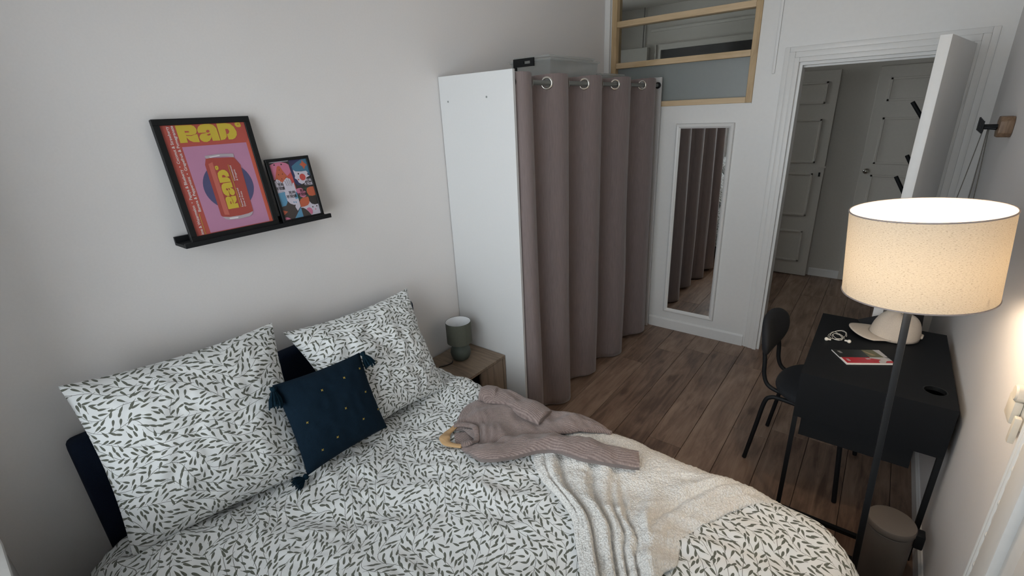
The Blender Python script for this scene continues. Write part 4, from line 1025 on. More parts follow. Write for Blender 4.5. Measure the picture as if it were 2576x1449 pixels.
# ---- wooden wall hook with hanging strings on the right wall
hk = thing('wall_hook', 'wooden wall hook with black stepped peg on the right wall', 'hook', (W, -0.72, 1.63))
MB().prism([(-0.768, 1.650), (-0.750, 1.632), (-0.690, 1.632), (-0.672, 1.650), (-0.672, 1.700), (-0.690, 1.718), (-0.750, 1.718), (-0.768, 1.700)], 'x', W - 0.046, W - 0.001).build('hook_plate', M['hookwood'], hk, bevel=0.004)
b = MB(); b.tube([(W - 0.046, -0.72, 1.675), (W - 0.092, -0.72, 1.675)], 0.011, 10); b.tube([(W - 0.050, -0.745, 1.668), (W - 0.088, -0.730, 1.672)], 0.006, 8)
b.build('hook_stem', M['black_matt'], hk, smooth=0.8)
for k in range(4):
    MB().box(W - 0.098 - 0.004 * k, W - 0.092 - 0.004 * k, -0.742 + 0.009 * k, -0.722 + 0.009 * k, 1.648 + 0.004 * k, 1.700 + 0.005 * k).build('hook_fin', M['black_matt'], hk, bevel=0.002)
st_ = thing('hanging_strings', 'thin grey strings hanging in a loop from the wall hook', 'string', (2.24, -0.72, 1.15))
for ends in ([(2.232, -0.72, 1.664), (2.215, -0.735, 1.45), (2.19, -0.74, 1.15)], [(2.246, -0.72, 1.664), (2.250, -0.72, 1.40), (2.245, -0.72, 1.15)], [(2.250, -0.72, 1.664), (2.265, -0.72, 1.40), (2.270, -0.72, 1.15)]):
    MB().tube(smooth_curve(ends, 8), 0.0018, 6).build('string', M['string'], st_, smooth=3.2)

# ---- socket with plugged-in timer on the right wall
so = thing('wall_socket', 'cream wall socket with chunky plug on the right wall', 'socket', (W, -2.09, 0.98))
MB().box(W - 0.010, W, -2.175, -2.090, 1.010, 1.100).build('socket_plate', M['switch'], so, bevel=0.003)
MB().box(W - 0.028, W - 0.010, -2.165, -2.100, 1.020, 1.085).build('plug_body', M['switch'], so, bevel=0.006)
MB().lathe([(0, 0), (0.022, 0), (0.022, 0.018), (0.018, 0.022), (0, 0.022)], (W - 0.010, -2.150, 1.105), 20, (-1, 0, 0)).build('round_dial', M['switch'], so, smooth=0.7)
MB().box(W - 0.024, W - 0.010, -2.195, -2.177, 0.980, 1.055).build('plug_pull', M['switch'], so, bevel=0.004)

# ---- coat stand in the hall
cs = thing('coat_stand', 'black coat stand with slanted pegs standing in the dark hall', 'coat stand', (2.13, 0.52, 0))
MB().tube([(2.13, 0.52, 0.0), (2.13, 0.52, 1.78)], 0.016, 12).build('trunk', M['black_matt'], cs, smooth=0.8)
for (x0, z0, x1, z1, y1) in ((2.13, 1.545, 1.978, 1.770, 0.50), (2.13, 1.23, 2.015, 1.432, 0.50), (2.13, 1.03, 1.983, 1.290, 0.50), (2.13, 1.55, 2.28, 1.75, 0.55), (2.13, 1.2, 2.28, 1.42, 0.5)):
    MB().tube([(x0, 0.52, z0), (x1, y1, z1)], 0.012, 10).build('peg', M['black_matt'], cs, smooth=0.8)
for a in (0.3, 2.4, 4.5):
    MB().tube([(2.13, 0.52, 0.10), (2.13 + 0.2 * math.cos(a), 0.52 + 0.2 * math.sin(a), 0.014)], 0.013, 8).build('foot', M['black_matt'], cs, smooth=0.8)

# ================================================================== BED AND TEXTILES
bd = thing('bed', 'double bed with low navy fabric headboard against the left wall', 'bed', (1.0, -2.96, 0))
MB().box(0.018, 0.092, -3.660, -2.262, 0.02, 0.935).build('headboard', M['navy'], bd, bevel=0.03, seg=4)
MB().box(0.095, 1.98, -3.655, -2.275, 0.12, 0.30).build('bed_base', M['navy'], bd, bevel=0.02)
for x_ in (0.18, 1.88):
    for y_ in (-3.58, -2.35):
        MB().lathe([(0, 0), (0.02, 0), (0.028, 0.12), (0, 0.12)], (x_, y_, 0), 14).build('leg', M['black_matt'], bd, smooth=0.6)
mtt = MB().box(0.097, 1.98, -3.66, -2.27, 0.301, 0.50).build('mattress', M['sheet'], None, bevel=0.05, seg=4)
tag(mtt, 'mattress in a navy sheet hidden under the leaf-print duvet', 'mattress')

ZT, RC, RR = 0.575, 0.21, 0.13
DXE, DYN, DYF = 2.100, -3.765, -2.205       # duvet plan edges: foot, near side, far side
CXE, CYN, CYF = DXE - RC, DYN + RC, DYF - RC
def wrinkle(a, b):
    c, s = 0.87, 0.5
    p, q = a * c + b * s, -a * s + b * c
    w = 0.014 * noise2(p * 2.2, q * 5.5, 1) + 0.014 * ridged(p * 2.6 + 0.25 * noise2(a * 4, b * 4, 6), q * 8.5 + 0.5 * noise2(a * 3, b * 3, 8), 2) * np.clip(0.5 + noise2(a * 2.3, b * 2.3, 9) * 1.2, 0, 1.1)
    w = w + 0.0075 * ridged(p * 5.5, q * 15 + noise2(a * 5, b * 5, 4), 3) * np.clip(0.45 + noise2(a * 3.1, b * 3.1, 12) * 1.4, 0, 1) + 0.0035 * noise2(a * 16, b * 16, 7)
    return w
def wrap(a, b, off=0.0):
    """unfolded duvet coordinates -> 3-D point on the draped surface, raised by off along the normal"""
    a = np.asarray(a, float); b = np.asarray(b, float); off = off + 0 * a
    cx = np.minimum(a, CXE); cy = np.clip(b, CYN, CYF)
    dx, dy = a - cx, b - cy; d = np.hypot(dx, dy); nx = np.where(d > 1e-9, dx / np.maximum(d, 1e-9), 0); ny = np.where(d > 1e-9, dy / np.maximum(d, 1e-9), 0)
    d0 = RC - RR; ph = np.clip((d - d0) / RR, 0, np.pi / 2); ext = np.maximum(d - d0 - RR * np.pi / 2, 0)
    h = np.where(d <= d0, d, d0 + (RR + off) * np.sin(ph)) + 0.06 * ext
    z = ZT - RR + (RR + off) * np.cos(ph) - ext
    return np.stack([cx + nx * h, cy + ny * h, z], -1)
def Hs(x, y):
    """height of the duvet under plan point (top and rounded edge)"""
    x = np.asarray(x, float); y = np.asarray(y, float)
    cx = np.minimum(x, CXE); cy = np.clip(y, CYN, CYF); h = np.hypot(x - cx, y - cy); d0 = RC - RR
    sn = np.clip((h - d0) / RR, 0, 0.985); return ZT - RR + RR * np.sqrt(1 - sn * sn) + wrinkle(x, y)

# ---- duvet
aa = np.arange(0.16, DXE + 0.36, 0.0125); bb = np.arange(DYN - 0.36, DYF + 0.36, 0.0125)
A, B = np.meshgrid(aa, bb, indexing='ij')
# rumple: more volume where the duvet is bunched below the near pillow, head end rolls up a little
wk = wrinkle(A, B)
bun = np.exp(-((A - 0.42) / 0.16) ** 2) * np.exp(-((B + 3.60) / 0.22) ** 2)
wk = wk + bun * (0.035 + 0.018 * ridged(A * 7, B * 9, 14)) + 0.012 * np.exp(-((A - 0.45) / 0.12) ** 2) * ridged(B * 6, A * 9, 15)
edge = np.clip((CYN - B) / 0.2, 0, 1) + np.clip((A - CXE) / 0.2, 0, 1) + np.clip((B - CYF) / 0.2, 0, 1)
wk = wk + np.clip(edge, 0, 1.5) * 0.012 * noise2(A * 6, B * 6, 21)
P = wrap(A, B, wk)
P[..., 2] = np.maximum(P[..., 2], 0.16)
dv_ = MB(); dv_.grid(P); dv_.uv = [(float(a), float(b)) for a, b in zip(A.ravel(), B.ravel())]
dvo = dv_.build('duvet', M['print_a'], None, smooth=3.2)
sm = dvo.modifiers.new('thickness', 'SOLIDIFY'); sm.thickness = 0.012; sm.offset = -1
tag(dvo, 'white duvet printed with grey-green leafy sprigs spread over the bed', 'duvet')

# ---- pillows: cover of two printed faces, pinched corners
def cushion_mesh(corners, thick, nrm_hint, n=44, sag=0.05, power=2.4, wr=0.006, seed=0, uvw=(0.6, 0.6), pinch=0.10):
    """corners TL,TR,BR,BL; returns MB with uv"""
    TL, TR, BR, BL = [np.array(c, float) for c in corners]
    t = np.linspace(-1, 1, n); U, V = np.meshgrid(t, t, indexing='ij')      # U right, V down
    s_, r_ = (U + 1) / 2, (V + 1) / 2
    # concave edges
    cu_ = U * (1 - pinch * (1 - V ** 2) * np.abs(U) ** 3); cv = V * (1 - pinch * (1 - U ** 2) * np.abs(V) ** 3)
    s2_, r2_ = (cu_ + 1) / 2, (cv + 1) / 2
    base = (TL[None, None] * ((1 - s2_) * (1 - r2_))[..., None] + TR * (s2_ * (1 - r2_))[..., None] + BR * (s2_ * r2_)[..., None] + BL * ((1 - s2_) * r2_)[..., None])
    nv_ = np.cross(TR - TL + BR - BL, BL - TL + BR - TR); nv_ = nv_ / np.linalg.norm(nv_)
    if nv_ @ np.array(nrm_hint) < 0: nv_ = -nv_
    prof = (np.clip(1 - np.abs(U) ** power, 0, 1) * np.clip(1 - np.abs(V) ** power, 0, 1)) ** 0.62
    corner = (np.abs(U) * np.abs(V)) ** 2
    wrk = wr * (ridged(U * 2.2 + seed, V * 2.2, seed) + 0.6 * ridged(U * 4.6, V * 4.6 + seed, seed + 1)) * (0.25 + prof) + 0.5 * wr * noise2(U * 9, V * 9, seed + 2)
    radial = 0.5 * wr * np.sin(14 * np.arctan2(V, U) + 3 * seed) * np.clip(np.hypot(U, V) - 0.5, 0, 1) * (1 - np.maximum(np.abs(U), np.abs(V)) ** 6)
    front = base + nv_ * (thick * prof + wrk + radial)[..., None]
    back = base - nv_ * (thick * 0.8 * prof)[..., None]
    b = MB(); b.grid(front); nb = len(b.v)
    b.grid(back)
    # seam strip
    rim = [(i, 0) for i in range(n)] + [(n - 1, j) for j in range(1, n)] + [(i, n - 1) for i in range(n - 2, -1, -1)] + [(0, j) for j in range(n - 2, 0, -1)]
    idx = [i * n + j for i, j in rim]; m = len(idx)
    b.f += [(idx[k], idx[(k + 1) % m], nb + idx[(k + 1) % m], nb + idx[k]) for k in range(m)]
    uv = [(float(u * uvw[0] / 2), float(-v * uvw[1] / 2)) for u, v in zip(U.ravel(), V.ravel())]
    b.uv = uv + [(u + 3.0, v) for u, v in uv]
    return b, front, nv_
p1_, _, _ = cushion_mesh([(0.115, -3.625, 1.140), (0.120, -2.995, 1.100), (0.415, -3.085, 0.588), (0.300, -3.640, 0.590)], 0.085, (1, 0, 0.4), 52, seed=3, uvw=(0.64, 0.62), pinch=0.07)
o = p1_.build('pillow', M['print_b'], None, smooth=3.2); tag(o, 'large leaf-print pillow nearest the camera leaning on the headboard', 'pillow', 'leaf-print pillows')
p2_, _, _ = cushion_mesh([(0.115, -2.962, 1.040), (0.115, -2.318, 1.022), (0.430, -2.405, 0.590), (0.395, -2.900, 0.592)], 0.092, (1, 0, 0.5), 52, seed=8, uvw=(0.64, 0.60), wr=0.011, pinch=0.09)
o = p2_.build('pillow', M['print_c'], None, smooth=3.2); tag(o, 'crumpled leaf-print pillow beside the bedside table', 'pillow', 'leaf-print pillows')

# ---- navy tasselled cushion
cc_ = [(0.335, -3.135, 0.962), (0.345, -2.780, 0.935), (0.478, -2.795, 0.632), (0.452, -3.140, 0.622)]
cm, fr, cn = cushion_mesh(cc_, 0.055, (1, 0, 0.4), 36, seed=5, uvw=(0.4, 0.4), wr=0.003, power=2.8, pinch=0.05)
cs_ = thing('cushion', 'square dark navy cushion with corner tassels and tiny mustard stitches', 'cushion', (0.47, -2.97, 0.60))
cm.build('cushion_cover', M['teal'], cs_, smooth=3.2)
def tassel(p, d, ln=0.055):
    p = Vector(p); d = Vector(d).normalized(); b = MB(); u = d.orthogonal().normalized(); w = d.cross(u)
    b.lathe([(0.0, -0.008), (0.009, -0.006), (0.012, 0.0), (0.009, 0.008), (0.007, 0.012), (0.012, 0.02), (0.018, ln * 0.7), (0.021, ln), (0.0, ln - 0.004)], p, 14, d)
    r = random.Random(3)
    for k in range(26):
        a = 2 * math.pi * k / 26; rr = r.uniform(0.6, 1.1)
        q0 = p + (u * math.cos(a) + w * math.sin(a)) * 0.008 * rr + d * 0.012; q1 = p + (u * math.cos(a) + w * math.sin(a)) * 0.024 * rr + d * (ln + r.uniform(-0.006, 0.012))
        b.tube([q0, (q0 + q1) / 2 + (u * math.cos(a) + w * math.sin(a)) * 0.004, q1], 0.0022, 5)
    return b.build('tassel', M['tassel'], cs_, smooth=1.0)
tassel((0.350, -3.140, 0.957), (0.34, -0.22, -0.95), 0.062); tassel((0.358, -2.775, 0.932), (0.40, 0.20, -0.9), 0.055)
tassel((0.452, -3.145, 0.622), (0.0, -1.0, -0.18), 0.040)
nC = fr.shape[0]
def onc(u, v):
    i, j = (u + 1) / 2 * (nC - 1), (v + 1) / 2 * (nC - 1); i0, j0 = int(min(i, nC - 2)), int(min(j, nC - 2)); fi, fj = i - i0, j - j0
    return Vector(fr[i0, j0] * (1 - fi) * (1 - fj) + fr[i0 + 1, j0] * fi * (1 - fj) + fr[i0, j0 + 1] * (1 - fi) * fj + fr[i0 + 1, j0 + 1] * fi * fj) + Vector(cn) * 0.0014
for (u_, v_) in ((-0.22, -0.56), (0.33, -0.62), (0.80, -0.66), (0.10, 0.02), (0.70, -0.10), (0.40, 0.44), (-0.26, 0.52), (0.90, 0.45), (-0.72, -0.05), (-0.62, 0.62)):
    b = MB(); e = 0.026
    for k in range(4):
        a = math.pi / 4 + k * math.pi / 2 + 0.2; c0 = onc(u_, v_)
        b.tube([c0 + (onc(u_ + 0.15 * e * math.cos(a), v_ + 0.15 * e * math.sin(a)) - c0), onc(u_ + e * math.cos(a), v_ + e * math.sin(a))], 0.0012, 5)
    b.build('cross_stitch', M['mustard'], cs_)

# ---- boucle throw
Lc = resample([(1.30, -2.02), (1.13, -2.22), (1.04, -2.38), (1.02, -2.50), (1.06, -2.575), (1.149, -2.642), (1.266, -2.688), (1.330, -2.73), (1.375, -2.794), (1.409, -2.834), (1.451, -2.893), (1.50, -2.98), (1.54, -3.10), (1.56, -3.22)], 150)
Rc_ = resample([(1.98, -2.06), (1.89, -2.20), (1.80, -2.30), (1.762, -2.345), (1.726, -2.411), (1.682, -2.501), (1.649, -2.572), (1.640, -2.62), (1.651, -2.666), (1.662, -2.715), (1.648, -2.735), (1.632, -2.76), (1.66, -2.82), (1.72, -2.95), (1.77, -3.08), (1.80, -3.20)], 150)
for _ in range(6):
    Lc[1:-1] = (Lc[:-2] + 2 * Lc[1:-1] + Lc[2:]) / 4; Rc_[1:-1] = (Rc_[:-2] + 2 * Rc_[1:-1] + Rc_[2:]) / 4
nu = 130; tu = np.linspace(0, 1, nu)
PA = Lc[None, :, :] * (1 - tu)[:, None, None] + Rc_[None, :, :] * tu[:, None, None]
VV = np.linspace(0, 1, 150)[None, :] + 0 * tu[:, None]; UU = tu[:, None] + 0 * VV
def fold(u0, u1, v0, v1, dep, wid):
    """valley line from (u0,v0) to (u1,v1)"""
    k = np.clip((VV - v0) / (v1 - v0), 0, 1); c = u0 + (u1 - u0) * k ** 0.8
    act = np.clip((VV - v0) / 0.06, 0, 1) * np.clip((v1 + 0.1 - VV) / 0.1, 0, 1)
    d = (UU - c); return act * (-dep * np.exp(-(d / (0.35 * wid)) ** 2) + 0.9 * dep * np.exp(-((d + wid * 0.8) / wid) ** 2))
th = 0.014 + fold(0.06, 0.10, 0.28, 0.55, 0.012, 0.05) + fold(0.13, 0.33, 0.28, 0.95, 0.020, 0.075) + fold(0.30, 0.62, 0.28, 0.98, 0.022, 0.085) + fold(0.42, 0.66, 0.30, 0.75, 0.016, 0.06) + fold(0.47, 0.90, 0.34, 0.9, 0.014, 0.06)
th = th + 0.016 * np.exp(-((UU - 0.78) / 0.16) ** 2) * np.exp(-((VV - 0.62) / 0.12) ** 2) + fold(0.86, 0.80, 0.18, 0.50, 0.014, 0.05) + fold(0.94, 0.90, 0.18, 0.48, 0.012, 0.04)
th = th + 0.010 * noise2(UU * 3, VV * 5, 31) + 0.005 * ridged(UU * 5 + VV * 2, VV * 4, 32)
edge_ = np.minimum(np.minimum(UU, 1 - UU) * 9, 1); th = 0.004 + np.maximum(th, 0.001) * edge_ ** 0.5 + 0.0035 * noise2(UU * 60, VV * 90, 33) + 0.002 * noise2(UU * 130, VV * 170, 34)
# bunched knob on the right edge
th = th + 0.036 * np.exp(-((UU - 0.92) / 0.10) ** 2) * np.exp(-((VV - 0.645) / 0.05) ** 2) + 0.014 * np.exp(-((UU - 0.74 - 0.5 * (VV - 0.45)) / 0.05) ** 2) * np.clip((VV - 0.3) / 0.1, 0, 1) * np.clip((0.75 - VV) / 0.1, 0, 1)
P = wrap(PA[..., 0], PA[..., 1], wrinkle(PA[..., 0], PA[..., 1]) * 0.8 + th)
tb = MB(); tb.grid(P)
to_ = tb.build('throw_blanket', M['boucle'], None, smooth=3.2)
sm = to_.modifiers.new('thickness', 'SOLIDIFY'); sm.thickness = 0.006; sm.offset = -1
tag(to_, 'cream boucle throw gathered in long folds across the bed foot', 'blanket')

# ---- sweater laid on the bed, partly over the throw
def puffy(Lp, Rp, h, base, mat, name, parent, nst=60, nc=22, wr=0.004, seed=0, endtaper=(0.5, 0.5), notch=None):
    Lp, Rp = resample(Lp, nst), resample(Rp, nst)
    for _ in range(3):
        Lp[1:-1] = (Lp[:-2] + 2 * Lp[1:-1] + Lp[2:]) / 4; Rp[1:-1] = (Rp[:-2] + 2 * Rp[1:-1] + Rp[2:]) / 4
    tt = np.linspace(0, 1, nst); b = MB(); vs = []; uv = []
    hh = h * (endtaper[0] + (1 - endtaper[0]) * np.clip(tt / 0.12, 0, 1)) * (endtaper[1] + (1 - endtaper[1]) * np.clip((1 - tt) / 0.12, 0, 1))
    ln = np.r_[0, np.cumsum(np.linalg.norm(np.diff((Lp + Rp) / 2, axis=0), axis=1))]
    for i in range(nst):
        wdt = np.linalg.norm(Rp[i] - Lp[i])
        for k in range(nc):
            a = 2 * math.pi * k / nc; c = (1 - math.cos(a)) / 2
            p = Lp[i] * (1 - c) + Rp[i] * c
            if notch is not None: p = p + np.array(notch) * math.sin(math.pi * c) ** 0.7 * max(0.0, 1 - tt[i] / 0.30)
            s_ = math.sin(a); up_ = (abs(s_) ** 0.7) * (1 if s_ > 0 else -0.15)
            z_ = float(Hs(p[0], p[1])) + base(p[0], p[1]) + hh[i] * (0.30 + 0.70 * up_)
            if s_ > 0: z_ += wr * float(ridged(ln[i] * 9, c * 2.2, seed)) * s_ + 0.6 * wr * float(noise2(ln[i] * 22, c * wdt * 30, seed + 1)) * s_
            vs.append((p[0], p[1], z_)); uv.append((float(ln[i]), float(c * wdt + (0 if s_ >= 0 else 1))))
    fs = [(i * nc + k, i * nc + (k + 1) % nc, (i + 1) * nc + (k + 1) % nc, (i + 1) * nc + k) for i in range(nst - 1) for k in range(nc)]
    fs += [tuple(range(nc)), tuple((nst - 1) * nc + k for k in range(nc))]
    b.add(vs, fs); b.uv = uv
    return b.build(name, mat, parent, smooth=1.4)
def on_throw(x_, y_): return 0.024 * min(max((x_ - 0.98) / 0.10, 0), 1)
sw = thing('sweater', 'mauve ribbed knit sweater laid out on a wooden hanger on the bed', 'sweater', (0.95, -2.45, 0.58))
puffy([(0.676, -2.604), (0.628, -2.53), (0.606, -2.455), (0.622, -2.385), (0.68, -2.335), (0.76, -2.30), (0.85, -2.285), (0.964, -2.290), (1.05, -2.262), (1.146, -2.258), (1.237, -2.258)],
      [(0.800, -2.690), (0.850, -2.665), (0.900, -2.62), (0.940, -2.57), (0.97, -2.51), (1.00, -2.465), (1.05, -2.43), (1.10, -2.39), (1.16, -2.345), (1.20, -2.318), (1.245, -2.292)], 0.034, on_throw, M['knit'], 'sweater_body', sw, 80, 48, 0.010, 41, (0.55, 0.5), (0.072, 0.050))
puffy([(0.882, -2.598), (0.915, -2.553), (0.943, -2.505), (0.973, -2.472), (1.039, -2.447), (1.142, -2.421), (1.259, -2.395), (1.334, -2.380), (1.384, -2.352)],
      [(0.800, -2.694), (0.834, -2.703), (0.916, -2.706), (0.963, -2.675), (1.016, -2.613), (1.054, -2.567), (1.108, -2.525), (1.168, -2.520), (1.242, -2.503), (1.318, -2.474), (1.420, -2.420)], 0.050, on_throw, M['knit_rib'], 'sleeve', sw, 70, 26, 0.009, 45, (0.35, 0.8))
puffy([(0.628, -2.345), (0.66, -2.305), (0.709, -2.300), (0.766, -2.305), (0.851, -2.308), (0.926, -2.312), (0.982, -2.320)],
      [(0.690, -2.425), (0.73, -2.41), (0.765, -2.395), (0.798, -2.392), (0.871, -2.418), (0.916, -2.424), (0.980, -2.418)], 0.040, lambda x_, y_: 0.030, M['knit_rib'], 'sleeve', sw, 50, 24, 0.008, 49, (0.6, 0.8))
puffy([(0.612, -2.372), (0.632, -2.340), (0.66, -2.318), (0.70, -2.320)], [(0.655, -2.425), (0.690, -2.418), (0.72, -2.400), (0.735, -2.385)], 0.062, lambda x_, y_: 0.018, M['knit_rib'], 'sleeve_bunch', sw, 30, 20, 0.008, 52, (0.5, 0.5))
# crew-neck collar band, a flattened ring standing a little proud
nk = smooth_curve([(0.676, -2.606, 0), (0.712, -2.583, 0), (0.752, -2.578, 0), (0.792, -2.597, 0), (0.818, -2.632, 0), (0.822, -2.668, 0), (0.803, -2.694, 0)], 8)
nk = [Vector((p.x, p.y, float(Hs(p.x, p.y)) + 0.034)) for p in nk]
vs = []; uv = []; b = MB(); ac = 0.0
for i, p in enumerate(nk):
    t = (nk[min(i + 1, len(nk) - 1)] - nk[max(i - 1, 0)]).normalized(); out = Vector((t.y, -t.x, 0)); ctr = Vector((0.735, -2.655, p.z))
    if (p - ctr).dot(out) < 0: out = -out
    if i: ac += (nk[i] - nk[i - 1]).length
    for k in range(12):
        a = 2 * math.pi * k / 12
        vs.append(p + out * (0.004 + 0.013 * math.cos(a)) + Vector((0, 0, 0.007 * math.sin(a)))); uv.append((0.013 * math.cos(a), ac))
b.add(vs, [(i * 12 + k, i * 12 + (k + 1) % 12, (i + 1) * 12 + (k + 1) % 12, (i + 1) * 12 + k) for i in range(len(nk) - 1) for k in range(12)]); b.uv = uv
b.build('collar', M['knit'], sw, smooth=3.2)
# inside of the back neck
pts = [(0.690, -2.610), (0.735, -2.590), (0.785, -2.605), (0.808, -2.645), (0.805, -2.685), (0.76, -2.672), (0.725, -2.655), (0.70, -2.632)]
b = MB(); vv_ = [(x_, y_, float(Hs(x_, y_)) + 0.006) for x_, y_ in pts]; b.add(vv_, [tuple(range(len(vv_)))]); b.uv = [(x_, y_) for x_, y_ in pts]; b.build('back_neck', M['knit'], sw)
lx, ly = 0.800, -2.638
MB().obox((lx, ly, float(Hs(lx, ly)) + 0.012), (0.5, -1, 0), (1, 0.5, 0), (0, 0, 1), 0.009, 0.006, 0.0008).build('neck_label', M['paper'], sw)

hg = thing('coat_hanger', 'pale wooden coat hanger poking out of the sweater neck', 'hanger', (0.69, -2.69, 0.59))
def hz_(x_, y_): return float(Hs(x_, y_)) + 0.017
hp = [(0.672, -2.585), (0.668, -2.612), (0.672, -2.645), (0.690, -2.676), (0.715, -2.690), (0.750, -2.690), (0.800, -2.686)]
pts = smooth_curve([(x_, y_, hz_(x_, y_)) for x_, y_ in hp], 8)
b = MB(); vs = []
for i, p in enumerate(pts):
    t = (pts[min(i + 1, len(pts) - 1)] - pts[max(i - 1, 0)]).normalized(); out = Vector((t.y, -t.x, 0)); k_ = i / (len(pts) - 1)
    hw = 0.012 + 0.011 * math.exp(-((k_ - 0.5) / 0.20) ** 2)
    for k in range(10):
        a = 2 * math.pi * k / 10; vs.append(p + out * hw * math.cos(a) + Vector((0, 0, 0.0065 * math.sin(a))))
b.add(vs, [(i * 10 + k, i * 10 + (k + 1) % 10, (i + 1) * 10 + (k + 1) % 10, (i + 1) * 10 + k) for i in range(len(pts) - 1) for k in range(10)] + [tuple(range(10)), tuple((len(pts) - 1) * 10 + k for k in range(10))])
b.build('hanger_arms', M['hangerwood'], hg, smooth=1.0)
hk_ = [(0.690, -2.690), (0.672, -2.705), (0.655, -2.712), (0.638, -2.700), (0.636, -2.682), (0.648, -2.672)]
MB().tube(smooth_curve([(x_, y_, hz_(x_, y_) - 0.004) for x_, y_ in hk_], 6), 0.0016, 6).build('hanger_hook', M['chrome'], hg, smooth=3.2)

# ================================================================== THINGS ON THE DESK
DZ = DH
# baseball cap
cp = thing('baseball_cap', 'off-white baseball cap lying on the black desk', 'cap', (2.09, -1.03, DZ))
CCX, CCY, CRX, CRY, CRH = 2.095, -1.035, 0.098, 0.088, 0.118
fwd_a = math.radians(194)     # the peak points to the chair side
def CP(x_, y_, z_): return Vector((CCX + x_ * math.cos(fwd_a) - y_ * math.sin(fwd_a), CCY + x_ * math.sin(fwd_a) + y_ * math.cos(fwd_a), DZ + z_))
b = MB(); n = 48; m_ = 14; vs = []
for i in range(m_ + 1):
    e = (math.pi / 2) * i / m_
    for k in range(n):
        a = 2 * math.pi * k / n; r = math.cos(e) ** 0.72; z_ = 0.004 + CRH * math.sin(e) ** 1.0
        dent = 0.010 * float(noise2(math.cos(a) * 1.6 + 3, math.sin(a) * 1.6 + e, 61)) * math.sin(2 * e)
        x_, y_ = CRX * max(r, 1e-4) * math.cos(a), CRY * max(r, 1e-4) * math.sin(a)
        z_ += 0.012 * max(0, math.cos(a)) * math.sin(e) - 0.010 * (1 - abs(math.cos(a))) * math.cos(e) * 0 + dent
        vs.append(CP(x_ - 0.012 * math.sin(e), y_, z_))
b.add(vs, [(i * n + k, i * n + (k + 1) % n, (i + 1) * n + (k + 1) % n, (i + 1) * n + k) for i in range(m_) for k in range(n)])
o = b.build('crown', M['cap'], cp, smooth=3.2)
sm = o.modifiers.new('thickness', 'SOLIDIFY'); sm.thickness = 0.002; sm.offset = -1
b = MB(); vs = []; nr, na = 12, 28
for i in range(nr + 1):
    for k in range(na + 1):
        a = math.radians(-72 + 144 * k / na); f = i / nr
        x0, y0 = CRX * math.cos(a) * 0.99, CRY * math.sin(a) * 0.99
        x1, y1 = 0.178 * math.cos(a * 0.80) + 0.002, 0.098 * math.sin(a * 1.12)
        x_, y_ = x0 + (x1 - x0) * f, y0 + (y1 - y0) * f
        z_ = 0.010 + 0.020 * (1 - (y_ / 0.098) ** 2) * (0.4 + 0.6 * f)
        vs.append(CP(x_, y_, z_))
b.add(vs, [(i * (na + 1) + k, i * (na + 1) + k + 1, (i + 1) * (na + 1) + k + 1, (i + 1) * (na + 1) + k) for i in range(nr) for k in range(na)])
o = b.build('peak', M['cap'], cp, smooth=3.2); sm = o.modifiers.new('thickness', 'SOLIDIFY'); sm.thickness = 0.004; sm.offset = -1
b = MB(); blob(b, CP(-0.012, 0, 0.004 + CRH + 0.002), 0.007, 0.007, 0.004); b.build('top_button', M['cap'], cp, smooth=3.2)
b = MB(); b.tube([CP(-0.095, 0.03, 0.02), CP(-0.108, 0.0, 0.022), CP(-0.095, -0.03, 0.02)], 0.006, 8); b.build('back_strap', M['cap'], cp, smooth=3.2)
# small dark pouch behind the cap
pc = MB()
pc.add([CV for CV in [(1.945, -0.899, DZ), (2.20, -0.899, DZ), (2.20, -0.938, DZ), (1.958, -0.938, DZ), (1.948, -0.902, DZ + 0.004), (2.195, -0.901, DZ + 0.135), (2.19, -0.925, DZ + 0.13), (1.960, -0.935, DZ + 0.004)]],
       [(3, 2, 1, 0), (4, 5, 6, 7), (0, 1, 5, 4), (1, 2, 6, 5), (2, 3, 7, 6), (3, 0, 4, 7)])
pco = pc.build('pouch', M['black_fab'], None, bevel=0.006, seg=3); tag(pco, 'black wedge-shaped pouch half hidden behind the white cap', 'pouch')

# earphones
ep = thing('earphones', 'white wired earphones coiled on the desk beside the cap', 'earphones', (1.886, -1.18, DZ))
r_ = random.Random(9); pts = []
for k in range(130):
    a = k / 130 * 2 * math.pi * 4.6; rr = 0.027 + 0.015 * math.sin(k * 0.113 + 0.6) * math.cos(k * 0.041) + r_.uniform(-0.001, 0.001)
    pts.append(Vector((1.884 + rr * 0.95 * math.cos(a) + 0.006 * math.sin(k * 0.05), -1.178 + rr * 1.5 * math.sin(a + 0.4 * math.sin(k * 0.09)) + 0.014 * math.cos(k * 0.083), DZ + 0.002 + 0.0075 * (0.5 + 0.5 * math.sin(k * 0.37)))))
MB().tube(pts, 0.0010, 6).build('cable', M['cable'], ep, smooth=3.2)
for (x_, y_, dx) in ((1.862, -1.240, -1), (1.915, -1.215, 1)):
    b = MB(); b.lathe([(0, 0), (0.004, 0), (0.0045, 0.010), (0.008, 0.014), (0.009, 0.020), (0.005, 0.025), (0, 0.026)], (x_, y_, DZ + 0.007), 14, (dx, -0.2, 0.05)); b.build('earbud', M['cable'], ep, smooth=1.0)

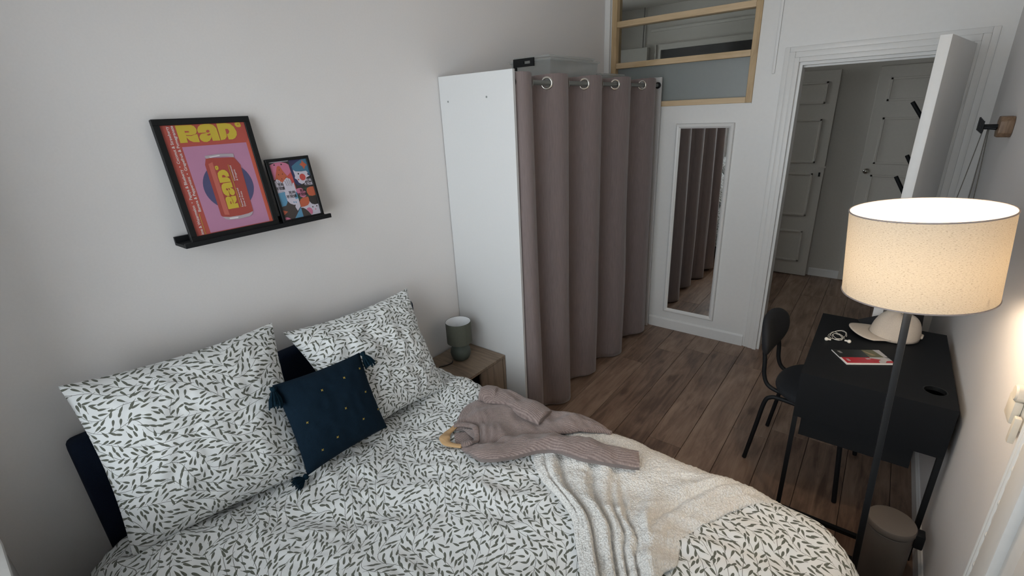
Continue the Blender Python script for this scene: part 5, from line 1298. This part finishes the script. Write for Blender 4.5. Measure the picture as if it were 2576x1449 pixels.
# magazine
mg = thing('magazine', 'thin magazine with red and black cover lying on the desk', 'magazine', (1.99, -1.35, DZ))
q = [Vector((1.875, -1.343, 0)), Vector((2.046, -1.242, 0)), Vector((2.108, -1.351, 0)), Vector((1.941, -1.455, 0))]   # back-left, back-right, front-right, front-left
def MQ(s, t, z_): v = q[0] * (1 - s) * (1 - t) + q[1] * s * (1 - t) + q[2] * s * t + q[3] * (1 - s) * t; return (v.x, v.y, DZ + z_)
vs = [MQ(s, t, z_) for z_ in (0.0005, 0.0055) for s, t in ((0, 0), (1, 0), (1, 1), (0, 1))]
MB().add(vs, [(3, 2, 1, 0), (4, 5, 6, 7), (0, 1, 5, 4), (1, 2, 6, 5), (2, 3, 7, 6), (3, 0, 4, 7)]).build('pages', M['paper'], mg)
def cover(nm, pts, lv, mat): MB().add([MQ(s, t, 0.0057 + 0.0002 * lv) for s, t in pts], [tuple(range(len(pts)))]).build(nm, M[mat], mg)
cover('cover_black', [(0, 0), (0.62, 0), (0.62, 0.56), (0, 0.56)], 0, 'magblack')
cover('cover_red', [(0.03, 0.56), (0.70, 0.56), (0.74, 0.95), (0.03, 0.95)], 0, 'magred')
cover('cover_photo', [(0.62, 0), (1, 0), (1, 0.55), (0.62, 0.55)], 0, 'maggreen')
cover('photo_sky', [(0.86, 0), (1, 0), (1, 0.60), (0.92, 0.56)], 1, 'magsky')
cover('photo_path', [(0.62, 0.10), (0.66, 0.10), (0.80, 0.42), (0.72, 0.42)], 1, 'magtan')
cover('cover_pale', [(0.62, 0.55), (1, 0.55), (1, 0.97), (0.70, 0.97), (0.72, 0.80), (0.60, 0.62)], 1, 'magsky')
cover('red_splash', [(0.62, 0.62), (0.80, 0.72), (0.70, 0.84), (0.62, 0.9)], 2, 'magred'); cover('red_splash', [(0.88, 0.82), (1, 0.80), (1, 0.93), (0.82, 0.94)], 2, 'magred')
for k in range(3): cover('cover_scribble', [(0.085 + 0.022 * k, 0.10), (0.095 + 0.022 * k, 0.09), (0.115 + 0.022 * k, 0.26), (0.105 + 0.022 * k, 0.27)], 1, 'magsky')
for k in range(2): cover('cover_mark', [(0.09 + 0.03 * k, 0.66), (0.11 + 0.03 * k, 0.66), (0.12 + 0.03 * k, 0.82), (0.10 + 0.03 * k, 0.82)], 1, 'magsky')
cover('cover_mark', [(0.50, 0.62), (0.58, 0.62), (0.60, 0.70), (0.52, 0.70)], 1, 'magsky')

bpy.context.view_layer.update()
